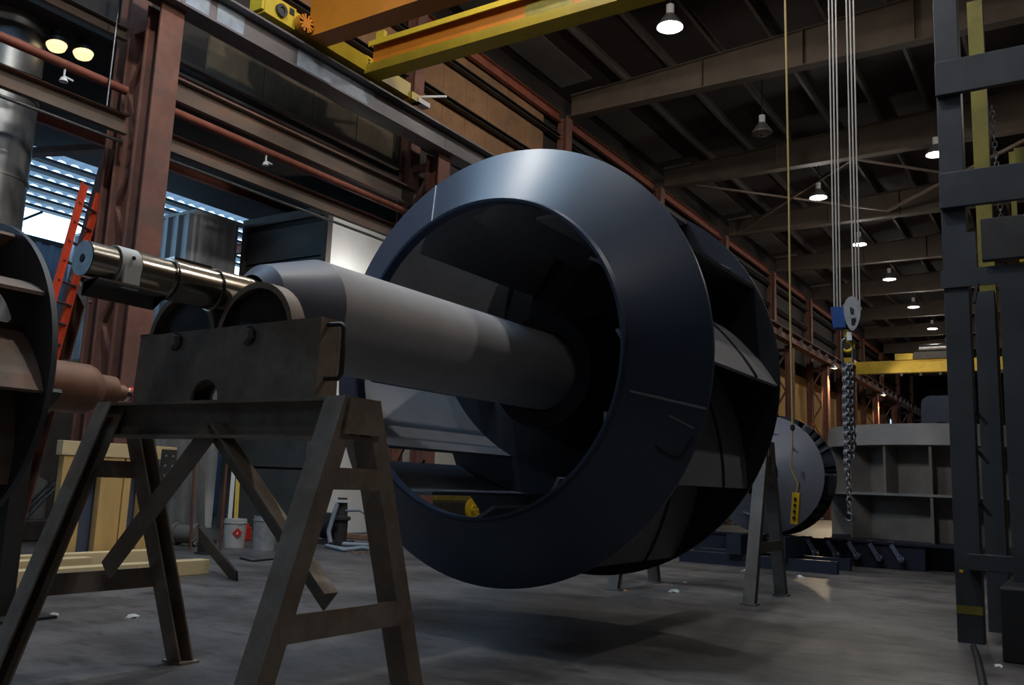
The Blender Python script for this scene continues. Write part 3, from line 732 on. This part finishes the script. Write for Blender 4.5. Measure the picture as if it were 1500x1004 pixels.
MB().box((-8.67, a.y, 1.02+.085), (-8.56, b.y, 1.25)).build('top_rail', 'wood', t, bevel=.004)
MB().box((-9.3, a.y, 1.02+.085), (-9.2, b.y, 1.25)).build('top_rail', 'wood', t, bevel=.004) if False else None
tag(MB().box((-8.88, at(100, 740, X=-8.8).y, .0), (-8.70, at(236, 740, X=-8.8).y, .92)).build('blue_bin', 'tank_blue', bevel=.01), 'dark blue steel bin standing behind the wooden crate', 'bin')
pl = thing('drilled_plate', 'grey steel plate with bolt holes leaning by the crate', 'plate', (-8.5, 6.3, .9))
a, b = at(236, 655, X=-8.55), at(256, 655, X=-8.55)
MB().box((-8.56, a.y+.02, .72), (-8.54, b.y+.03, 1.22)).build('plate', 'dark_steel', pl)
for i in range(2):
    for j in range(3): MB().lathe((-8.54, a.y+.07+.09*i, 1.15-.11*j), (1, 0, 0), [(.0005, .014), (.001, 0)], 10).build('bolt', 'bare_steel', pl)

# ================================================================== PAILS AND CLUTTER
def pail(u, v, h, r, name, label, mt, lid=None):
    p = at(u, v, Z=0)
    t = thing(name, label, 'pail', p)
    MB().lathe(p, (0, 0, 1), [(.0, 0), (.0, r*.9), (h*.86, r), (h*.86, r*1.05), (h*.9, r*1.05), (h*.9, r), (h, r), (h, r*.96)], 36).build('body', mt, t)
    MB().lathe(p, (0, 0, 1), [(h, r*.97), (h+.008, r*.97), (h+.008, r*.85), (h-.005, r*.84), (h-.005, 0)], 36).build('lid', lid or mt, t)
    hd = [p+V((r*1.03*math.cos(a), r*1.03*math.sin(a)*.55-.02, h*.86-.10*math.sin(a)**2)) for a in [-PI*k/10 for k in range(11)]]
    MB().tube(hd, .004, 6).build('bail', 'bare_steel', t)
    return t, p
t, p = pail(342, 802, .37, .15, 'pail', 'white pail with red diamond label beside the trestle', 'pail_white')
d = (V((0, 0, 0))-V((p.x, p.y, 0))).normalized(); sd = V((-d.y, d.x, 0))
q = p+d*.149+sd*.035+V((0, 0, .20))
MB().prism([q+sd*.065, q+V((0, 0, .065)), q-sd*.065, q-V((0, 0, .065))], d*.004).build('diamond_label', 'red', t)
q2 = q+d*.004
MB().prism([q2+sd*.012+V((0, 0, -.02)), q2+V((0, 0, .025)), q2-sd*.014+V((0, 0, -.02))], d*.002).build('flame_mark', 'white', t)
pail(386, 806, .44, .155, 'pail', 'shiny metal pail with lid next to the white pail', 'pail_metal', 'bare_steel')
p = at(359, 792, Z=0)
t = thing('fuel_can', 'small red fuel can between the white and metal pails', 'can', p)
MB().box(p+V((-.07, -.05, 0)), p+V((.07, .05, .2))).build('body', 'red', t, bevel=.012)
MB().lathe(p+V((.03, 0, .2)), (0, 0, 1), [(0, .02), (.05, .02), (.05, 0)], 12).build('cap', 'red', t)
def leaning(name, u0, v0, u1, v1, X, prof, mt, label, cat):
    a, b = at(u0, v0, X=X), at(u1, v1, X=X); b.z = max(b.z, 0)
    return tag(MB().bar(a, b, prof).build(name, mt, origin=b), label, cat)
# steel rods leaning and standing left of the pails
for i, (u0, v0, u1, lb) in enumerate(((317, 640, 309, 'left'), (333, 668, 322, 'right'))):
    b = at(u1-30 if i == 0 else u1, 806, Z=0); X = b.x
    a = at(u0-30 if i == 0 else u0, v0, X=X)
    tag(MB().bar(b, a, circ(.018, 8), smooth=True).build('steel_rod', 'rust_column', origin=b), 'thin rusty steel rod standing on the floor, %s of two by the pails' % lb, 'rod')
for i, (u0, v0, u1, v1, mt, lb) in enumerate(((343, 680, 334, 790, 'white', 'white'), (349, 690, 344, 790, 'yellow_tag', 'yellow'))):
    b = at(u1, v1, Z=0); a = at(u0, v0, X=b.x-.3)
    tag(MB().bar(b, a, rect(.06, .03)).build('lath', mt, origin=b), '%s painted lath leaning on the booth behind the white pail' % lb, 'lath')
pa, pb2 = at(292, 782, Z=.35), at(347, 852, Z=0)
tag(MB().bar(pb2+V((0, 0, .02)), pa, rect(.16, .02), up=(0, 1, .3)).build('flat_bar', 'dark_steel', origin=pb2), 'dark flat steel bar sloping to the floor beside the timber end', 'flat bar')
p = at(302, 812, Z=0)
MBt = thing('anvil_block', 'small dark steel block on the floor left of the white pail', 'block', p)
MB().box(p+V((-.08, -.08, 0)), p+V((.08, .08, .18))).build('block', 'dark_steel', MBt, bevel=.01); MB().box(p+V((-.1, -.1, 0)), p+V((.1, .1, .02))).build('plate', 'dark_steel', MBt)
p = at(270, 800, Z=0)
tt_ = thing('steel_roller', 'grey steel roller lying on the floor behind the trestle', 'roller', p)
MB().lathe(p+V((-.2, 0, .15)), (1, .2, 0), [(0, 0), (0, .15), (.06, .15), (.06, .12), (.34, .12), (.34, .15), (.4, .15), (.4, 0)], 28).build('drum', 'cast_grey', tt_)
# floor cable beside the pails
pts = [at(u, v, Z=.012) for u, v in ((352, 818), (370, 822), (390, 820), (415, 818))]
tag(MB().tube(pts, .012, 8).build('floor_cable', 'black'), 'black cable on the floor in front of the metal pail', 'cable')
# pump with hoses seen between the trestle legs
p = at(487, 798, Z=0)
t = thing('pump_unit', 'black pump unit with pipes standing between the trestle legs', 'pump', p)
MB().box(p+V((-.28, -.16, 0)), p+V((.28, .16, .07))).build('skid', 'dark_steel', t)
MB().lathe(p+V((-.25, 0, .27)), (1, 0, 0), [(0, 0), (0, .16), (.04, .19), (.3, .19), (.34, .12), (.42, .12), (.42, 0)], 28).build('motor', 'black', t)
MB().lathe(p+V((.14, 0, .07)), (0, 0, 1), [(0, .10), (.28, .10), (.3, .14), (.34, .14), (.36, .09), (.62, .07), (.62, 0)], 24).build('pump_body', 'dark_steel', t)
MB().tube([p+V((.14, -.1, .6)), p+V((.14, -.16, .45)), p+V((.1, -.2, .2)), p+V((.2, -.25, .04))], .035, 10).build('pipe', 'hose', t)
MB().tube([p+V((.2, 0, .5)), p+V((.5, 0, .52)), p+V((.9, .1, .32)), p+V((1.1, .2, .2))], .018, 8).build('hose', 'hose', t)
MB().box(p+V((.0, -.12, .62)), p+V((.24, .1, .66))).build('cap', 'white', t)
for i, (L, lb) in enumerate(((((478, 800), (505, 806), (530, 803), (560, 806), (590, 803)), 'nearer pale blue hose lying across the floor below the impeller'), (((500, 797), (540, 799), (570, 797), (600, 800)), 'farther pale blue hose lying across the floor by the white wall'))):
    tag(MB().tube([at(u, v, Z=.03) for u, v in L], .03, 10).build('floor_hose', 'patch_blue'), lb, 'hose')
q = at(520, 790, Z=0)
tag(MB().box(q+V((-.5, -.04, 0)), q+V((.35, .05, .08))).build('rusty_plank', 'copper_rust', bevel=.01), 'rusty orange bar on the floor at the foot of the white wall', 'bar')
for i in range(7):
    q = at(512+7*i+random.uniform(-3, 3), 811+random.uniform(-2, 2), Z=0); s = random.uniform(.015, .035)
    tag(MB().prism([q+V((s*math.cos(a)*random.uniform(.7, 1.2), s*math.sin(a)*random.uniform(.7, 1.2), 0)) for a in (0, 1.2, 2.4, 3.6, 5)], (0, 0, s*.8)).build('rubble_chip', 'copper_rust', origin=q), 'tan rubble chip in the scatter below the pale hoses', 'chip', 'rubble chips by the hoses')
# dark machine pieces behind the crate at far left
p = at(35, 790, Z=0)
t = thing('floor_jack', 'dark greasy machine base on the floor at the left edge', 'machine', p)
MB().box(p+V((-.5, -.3, 0)), p+V((.45, .3, .28))).build('base', 'dark_steel', t, bevel=.02)
MB().lathe(p+V((0, 0, .28)), (0, 0, 1), [(0, .22), (.5, .2), (.55, .1), (1.0, .1), (1.0, 0)], 24).build('housing', 'galvanised', t)
for k in range(3): MB().bar(p+V((.1+.12*k, -.2, .28)), p+V((.5+.12*k, .1, .9)), circ(.015, 6)).build('lever', 'bare_steel', t)
# corrugated sheets leaning behind the crate
t = tag(MB().sheet(at(190, 800, X=-11.6)-V((0, 0, 0)), (.0, 1.3, 0), (-.35, 0, 2.6), .20, .04, (1, 0, 0)).build('corrugated_sheet', 'galvanised'), 'galvanised corrugated sheets leaning behind the trestle and crate', 'sheet')
t = thing('steel_cabinet', 'dark steel tool cabinet standing behind the rusty rotor and crate', 'cabinet', (-12.3, 7.0, 0))
MB().box((-12.6, 5.9, .06), (-12.1, 8.6, 1.75)).build('body', 'dark_steel', t, bevel=.01)
MB().box((-12.58, 5.95, 0), (-12.15, 8.55, .06)).build('plinth', 'black', t)
for k in range(4):
    d_ = MB().box((-12.1, 5.92+.67*k, .1), (-12.085, 6.57+.67*k, 1.71)).build('door', 'dark_steel', t)
    MB().box((-12.085, 6.47+.67*k, .85), (-12.06, 6.50+.67*k, 1.05)).build('handle', 'bare_steel', d_)
# yellow machine far behind, seen through the impeller
p = at(640, 748, X=-10.9)
t = thing('yellow_machine', 'yellow machine glimpsed through the impeller opening', 'machine', (p.x+.6, p.y, 0))
MB().box((p.x+.3, p.y-1.2, 0), (p.x+.9, p.y+1.2, .62)).build('chassis', 'dark_steel', t, bevel=.02)
MB().box((p.x+.32, p.y-1.2, .62), (p.x+.88, p.y+1.2, .80)).build('deck', 'frame_yellow', t, bevel=.02)
MB().lathe((p.x+.9, p.y-.1, .48), (1, 0, 0), [(0, .2), (.05, .2), (.05, .08), (.1, .08), (.1, 0)], 24).build('wheel', 'yellow_tag', t)
MB().bar((p.x+.92, p.y-.1, .5), (p.x+.92, p.y+.5, .1), rect(.05, .08)).build('arm', 'yellow_tag', t)

# ================================================================== RIGHT SIDE: assembly frame
FY = 7.38
fr = thing('assembly_frame', 'tall dark grey steel frame at the right edge of view', 'frame', (-.75, FY, 0))
def sq(a, b, w, d, name, mt='frame_steel', parent=fr): return MB().bar(a, b, rect(w, d), up=(0, 1, 0)).build(name, mt, parent, bevel=.004)
sq((-.745, FY, 0), (-.745, FY, 5.4), .17, .17, 'post')
sq((-.62, FY+.75, 0), (-.62, FY+.75, 2.72), .15, .13, 'post')
sq((-.36, FY-.1, .46), (-.36, FY-.1, 2.60), .19, .16, 'post')
MB().box((-.85, FY-.10, 2.60), (-.26, FY-.085, 2.74)).build('tie_plate', 'frame_steel', fr)
MB().box((-.83, FY-.10, 2.74), (-.60, FY-.085, 3.02)).build('tie_plate', 'frame_steel', fr)
for z0, z1 in ((4.14, 4.42), (3.22, 3.50)):
    MB().box((-.83, FY-.14, z0), (1.6, FY-.09, z1)).build('cross_bar', 'frame_steel', fr, bevel=.004)
MB().box((-.56, FY-.14, 2.78), (1.6, FY-.06, 3.10)).build('cross_bar', 'dark_steel', fr, bevel=.004)
MB().box((-.74, FY-.16, .515), (1.4, FY-.09, .63)).build('cross_bar', 'frame_steel', fr, bevel=.004)
for z in (1.33, .95, 1.62): MB().bar((-.655, FY-.02, z+.04), (-.585, FY-.02, z-.05), rect(.04, .025)).build('cleat', 'black', fr)
MB().bar((-.60, FY-.09, 2.62), (-.63, FY-.09, 2.47), rect(.06, .02)).build('clip', 'frame_steel', fr)
MB().box((-.83, FY-.0865, .20), (-.66, FY-.0855, .26)).build('paint_mark', 'frame_yellow', fr)
MB().box((-.80, FY-.0865, .49), (-.775, FY-.0855, .51)).build('paint_mark', 'yellow_tag', fr)
MB().box((-.50, FY-.75, 0), (.6, FY+.2, .46)).build('base_block', 'black', fr, bevel=.01)
MB().box((1.43, FY-.09, 0), (1.6, FY+.08, 5.4)).build('post', 'frame_steel', fr)
t = thing('yellow_rack', 'worn yellow steel frame behind the dark frame at the right edge', 'rack', (-.6, FY+.9, 0))
for x0_, x1_, z1_ in ((-.665, -.545, 5.4), (-.50, -.40, 0), (-.40, -.36, 3.95)):
    if z1_: MB().box((x0_, FY+.86, 0 if x0_ < -.6 else 3.12), (x1_, FY+.98, z1_)).build('post', 'frame_yellow', t)
MB().box((-.36, FY+.84, 3.62), (1.5, FY+.99, 3.97)).build('rail', 'frame_yellow', t)
MB().box((-.36, FY+.84, 2.98), (1.5, FY+.99, 3.14)).build('rail', 'crane_yellow', t)
MB().box((1.4, FY+.86, 0), (1.5, FY+.98, 3.62)).build('post', 'frame_yellow', t)
for a, b in (((-.46, FY-.1+.2, 4.05), (-.43, FY+.1, 2.95)),):
    m = MB(); L = .05; n = 26
    for i in range(n):
        c = V(a).lerp(V(b), i/n); m.tube(stadium(c, V((1, 0, 0)) if i % 2 else V((0, 1, 0)), V((0, 0, 1)), .014, .026, 4), .005, 5, True)
    tag(m.build('hanging_chain', 'chain', origin=b), 'thin loose chain hanging inside the right-hand frame', 'chain')
sp = [at(1426, 948, Z=.012), at(1432, 965, Z=.012), at(1440, 1004, Z=.012), at(1444, 1040, Z=.012)]
tag(MB().tube(sp, .022, 8).build('strap', 'black'), 'black strap on the floor at the foot of the dark frame', 'strap')

# ================================================================== RIGHT BACKGROUND: fabricated casing on blue base
BZ = .37
t = thing('clamp_table', 'dark blue clamping table with a row of clamps', 'table', (-3.4, 15.6, 0))
MB().box((-5.4, 13.9, .0), (-1.95, 17.6, BZ-.03)).build('body', 'blue_base', t, bevel=.01)
MB().box((-5.45, 13.86, BZ-.03), (-1.4, 17.65, BZ)).build('top', 'blue_base', t)
MB().box((-1.95, 14.3, 0), (-.2, 17.4, BZ-.03)).build('body', 'blue_base', t)
for k in range(8):
    x = -4.45+.295*k
    cl = MB().bar((x, 13.855, BZ-.03), (x+.13, 13.80, .14), rect(.06, .05), up=(0, 1, 0)).build('clamp', 'tank_blue', t)
    MB().lathe((x+.13, 13.85, .15), (0, -1, 0), [(0, .05), (.07, .05), (.07, 0)], 12).build('knob', 'tank_blue', cl)
    MB().box((x-.05, 13.84, BZ), (x+.04, 13.95, BZ+.02)).build('jaw', 'bare_steel', cl)
CX, CY, R1 = -2.0, 16.0, 1.32
t = thing('ring_casing', 'large ribbed grey ring casing standing on the clamp table', 'casing', (CX, CY, BZ))
MB().lathe((CX, CY, 0), (0, 0, 1), [(BZ+.002, R1-.04), (BZ+.002, R1), (2.1, R1), (2.1, R1-.04)], 72, closed_prof=True).build('shell', 'cast_grey', t)
MB().lathe((CX, CY, 0), (0, 0, 1), [(1.80, R1), (1.80, 1.72), (2.12, 1.68), (2.12, R1-.06), (2.1, R1-.06)], 72).build('top_flange', 'cast_flange', t)
MB().lathe((CX, CY, 0), (0, 0, 1), [(1.04, R1), (1.04, 1.70), (1.08, 1.70), (1.08, R1)], 72).build('mid_flange', 'cast_flange', t)
for k in range(16):
    a = 2*PI*k/16+.06; e = V((math.cos(a), math.sin(a), 0)); s_ = V((-e.y, e.x, 0)); o = V((CX, CY, 0))
    for z0, z1 in ((1.082, 1.798), (BZ+.002, 1.038)):
        if z0 < 1 and k % 2: continue
        MB().prism([o+e*R1-s_*.02+V((0, 0, z0)), o+e*1.68-s_*.02+V((0, 0, z0)), o+e*1.68+s_*.02+V((0, 0, z0)), o+e*R1+s_*.02+V((0, 0, z0))], (0, 0, z1-z0)).build('rib', 'cast_grey', t)
# pale column block standing on the casing's left side
t = tag(MB().box((-3.82, 14.9, 1.10), (-3.66, 15.3, 1.78)).build('pale_block', 'wood_post'), 'pale wooden block under the left side of the ring casing flange', 'block') if False else None
# grey blue tank behind
t = thing('rounded_tank', 'grey-blue round-cornered tank behind the ring casing', 'tank', (-2.6, 22.5, 0))
P = []
for cx_, cz_, a0 in ((-2.3, 3.15, 0), (-2.87, 3.15, 90)):
    for k in range(7): a = math.radians(a0+15*k); P.append((cx_+.2*math.cos(a), 22, cz_+.2*math.sin(a)))
P += [(-3.12, 22, 0), (-2.05, 22, 0)]
MB().prism(P, (0, 1.1, 0)).build('shell', 'tank_blue', t, bevel=.03)
MB().box((-2.75, 21.97, 2.0), (-2.55, 22.0, 2.75)).build('hatch', 'blue_base', t)
# second impeller waiting behind, on a skid
WX, WY, WZ, WR = -3.78, 12.5, 1.27, .86
t = thing('spare_wheel', 'grey-blue smaller fan wheel standing behind the far trestle', 'fan wheel', (WX, WY, WZ-WR))
WC = V((WX, 0, WZ))
MB().lathe(WC, AX, [(12.05, .30), (12.42, WR-.04), (12.45, WR-.04), (12.45, WR-.06), (12.08, .30)], 72, closed_prof=True).build('shroud', 'casing', t)
MB().lathe(WC, AX, [(12.95, 0), (12.95, WR), (12.98, WR), (12.98, 0)], 72).build('back_plate', 'primer_dark', t)
for k in range(10):
    th = 2*PI*k/10; e = V((math.cos(th), 0, math.sin(th))); e2 = V((math.cos(th+.7), 0, math.sin(th+.7))); 
    a, b = WC+e*(WR-.12), WC+e2*.58
    nn = V(((b-a).z, 0, -(b-a).x)).normalized()*.012
    MB().prism([a-nn+V((0, 12.43, 0)), a+nn+V((0, 12.43, 0)), b+nn+V((0, 12.2, 0)), b-nn+V((0, 12.2, 0))], (0, .52, 0)).build('blade', 'casing', t)
MB().lathe(WC, AX, [(11.9, 0), (11.9, .12), (12.95, .14)], 28).build('hub', 'primer_dark', t)
t = thing('wheel_skid', 'dark blue timber skid under the smaller fan wheel', 'skid', (WX, 12.6, 0))
for y in (12.1, 12.85): MB().box((-4.9, y, 0), (-2.75, y+.14, .16)).build('runner', 'blue_base', t)
for x in (WX-.3, WX+.3): MB().box((x-.1, 12.02, .162), (x+.1, 13.02, .43)).build('chock', 'blue_base', t)
# far crane
t = thing('far_crane', 'yellow overhead crane girder far down the hall', 'crane', (-9, 43, 7.06))
MB().box((-8.72, 42.9, 6.66), (8.9, 43.3, 7.22)).build('girder', 'crane_yellow', t)
MB().box((-9.1, 41.9, 7.06), (-8.72, 44.3, 7.30)).build('end_truck', 'crane_yellow', t)
h = MB().box((-6.2, 42.7, 7.23), (-4.3, 43.6, 7.55)).build('hoist', 'dark_steel', t)
MB().lathe((-6.0, 43.1, 7.75), (1, 0, 0), [(0, 0), (0, .18), (1.5, .18), (1.5, 0)], 20).build('drum', 'bare_steel', h)
MB().box((-7.0, 42.8, 7.23), (-6.25, 43.4, 7.52)).build('motor', 'crane_yellow', t)
for k in range(7): MB().box((-7.6+.8*k, 42.86, 6.5), (-7.5+.8*k, 42.95, 6.66)).build('festoon', 'dark_steel', t)

# ================================================================== LAMPS
def lamp(x, y, z, label, glow='lamp_glow', power=220, color=(1.0, .94, .86), big=1.0):
    t = thing('high_bay_lamp', label, 'lamp', (x, y, z), 'high bay lamps under the roof')
    b = .23*big
    MB().lathe((x, y, z), (0, 0, 1), [(0, b), (.02, b), (.16*big, b*.62), (.24*big, b*.36), (.24*big, 0)], 28).build('reflector', 'lamp_shell', t)
    MB().lathe((x, y, z), (0, 0, 1), [(.015, 0), (.015, b*.93)], 28).build('lens', glow, t)
    MB().lathe((x, y, z), (0, 0, 1), [(.24*big, .07), (.42*big, .07), (.42*big, 0)], 16).build('ballast', 'white', t)
    MB().bar((x, y, z+.42*big), (x, y, zr(x)-.002), circ(.012, 6)).build('stem', 'dark_steel', t)
    if power:
        l = bpy.data.lights.new('lamp_light', 'POINT'); l.energy = power; l.color = color; l.shadow_soft_size = .12
        o = bpy.data.objects.new('lamp_light', l); COL.objects.link(o); o.parent = t; o.location = (0, 0, -.055)
    return t
LY = [13.43, 18.73, 23.75, 28.95, 34.2, 39.7, 45.2, 50.4]
nm = ['brightest high bay lamp beneath the roof above the impeller', 'unlit looking high bay lamp left of the crane ropes', 'greenish high bay lamp just left of the crane ropes', 'dim high bay lamp just right of the crane ropes',
      'high bay lamp above and right of the hook block', 'high bay lamp right of the hook block level with its top', 'small high bay lamp right of the hook block, second farthest', 'farthest small high bay lamp above the far crane']
gl = ['lamp_glow', 'lamp_shell', 'lamp_glow_green', 'lamp_glow_warm', 'lamp_glow', 'lamp_glow', 'lamp_glow', 'lamp_glow']
for y, n_, g_ in zip(LY, nm, gl):
    lamp(-5.7, y, 9.0, n_, g_, power=0 if g_ == 'lamp_shell' else 240 if y < 15 else 150)
lamp(-2.53, 21.8, 9.0, 'high bay lamp beside the tall dark frame under the roof', 'lamp_glow_warm', 120)
for x, y, lb, pw in ((-5.7, 8.1, 'high bay lamp above the near crane, hidden above the view', 200), (-5.7, 4.2, 'high bay lamp over the foreground trestle, above the view', 430), (1.5, 8.1, 'high bay lamp over the right frame, above the view', 340), (1.5, 18.7, 'high bay lamp right of the ring casing, outside the view', 90), (-2.5, 4.9, 'high bay lamp over the impeller, above the view', 560), (1.5, -2.5, 'high bay lamp right of and behind the photographer', 125)):
    lamp(x, y, 9.0, lb, 'lamp_glow', pw)
t = thing('added_flood_lamp', 'added floodlight on the second column, hidden behind the impeller, brightening the booth', 'lamp', (-9.9, 11.2, 4.3))  # unseen floodlight added to brighten the white booth wall
MB().box((-9.98, 11.1, 4.2), (-9.9, 11.34, 4.4)).build('housing', 'dark_steel', t)
MB().box((-9.99, 11.12, 4.22), (-9.981, 11.32, 4.38)).build('lens', 'lamp_glow', t)
l = bpy.data.lights.new('lamp_light', 'SPOT'); l.energy = 75; l.spot_size = math.radians(160); l.spot_blend = .4; l.shadow_soft_size = .1; l.color = (1, .98, .95)
o = bpy.data.objects.new('lamp_light', l); COL.objects.link(o); o.parent = t; o.location = (-.12, .0, 0); o.rotation_euler = (0, PI/2, 0)
# warm lamps added to brighten the plywood facing of the far bays
for y in (38.5, 49.4):
    t = thing('added_wall_lamp', 'added warm wall lamp high on the far left wall, %s one' % ('nearer' if y < 40 else 'farther'), 'lamp', (-8.55, y, 6.3))
    MB().lathe((-8.75, y, 6.35), (0, 0, 1), [(0, .16), (.1, .12), (.2, .05), (.2, 0)], 20).build('shade', 'lamp_shell', t)
    MB().lathe((-8.75, y, 6.35), (0, 0, 1), [(.02, 0), (.02, .14)], 20).build('lens', 'lamp_glow_warm', t)
    l = bpy.data.lights.new('lamp_light', 'SPOT'); l.energy = 1100; l.color = (1, .78, .5); l.spot_size = math.radians(165); l.shadow_soft_size = .15
    o = bpy.data.objects.new('lamp_light', l); COL.objects.link(o); o.parent = t; o.location = (-.2, 0, 0); o.rotation_euler = (0, -.9, 0)

# ================================================================== FLOOR LITTER
for i, (u, v, s, lb) in enumerate(((1040, 824, .16, 'crumpled white rag on the floor behind the impeller'), (1094, 838, .07, 'small white scrap by the far trestle foot'), (1172, 846, .05, 'flat white scrap right of the far trestle'), (989, 868, .055, 'pale yellowish lump on the floor beneath the impeller'), (916, 866, .03, 'orange chip near the hidden trestle legs'), (1176, 838, .03, 'tiny white chip right of the far trestle leg'), (1003, 854, .03, 'flat pale chip right of the hidden trestle leg'), (1462, 977, .03, 'pale chip on the floor near the frame base'), (78, 902, .04, 'pale scrap on the floor left of the trestle'), (195, 905, .05, 'thin pale sliver under the left trestle legs'))):
    q = at(u, v, Z=0); m = MB(); n = 9; R_ = random.Random(i)
    rings = []
    for j, (hh, k) in enumerate(((0, 1), (.25, .9), (.45, .45))):
        rings.append([q+V((s*k*math.cos(2*PI*a/n)*R_.uniform(.6, 1.3), s*k*math.sin(2*PI*a/n)*R_.uniform(.6, 1.3), s*hh*R_.uniform(.6, 1.2) if j else 0)) for a in range(n)])
    vs_ = [p_ for r_ in rings for p_ in r_]+[q+V((0, 0, s*.5))]
    fs_ = [(j*n+a, j*n+(a+1) % n, (j+1)*n+(a+1) % n, (j+1)*n+a) for j in range(2) for a in range(n)]+[(2*n+a, 2*n+(a+1) % n, 3*n) for a in range(n)]
    m.add(vs_, fs_)
    tag(m.build('floor_scrap', 'paper' if i not in (3, 4) else 'copper_rust' if i == 4 else 'yellow_tag' if False else 'paper', origin=q), lb, 'scrap')
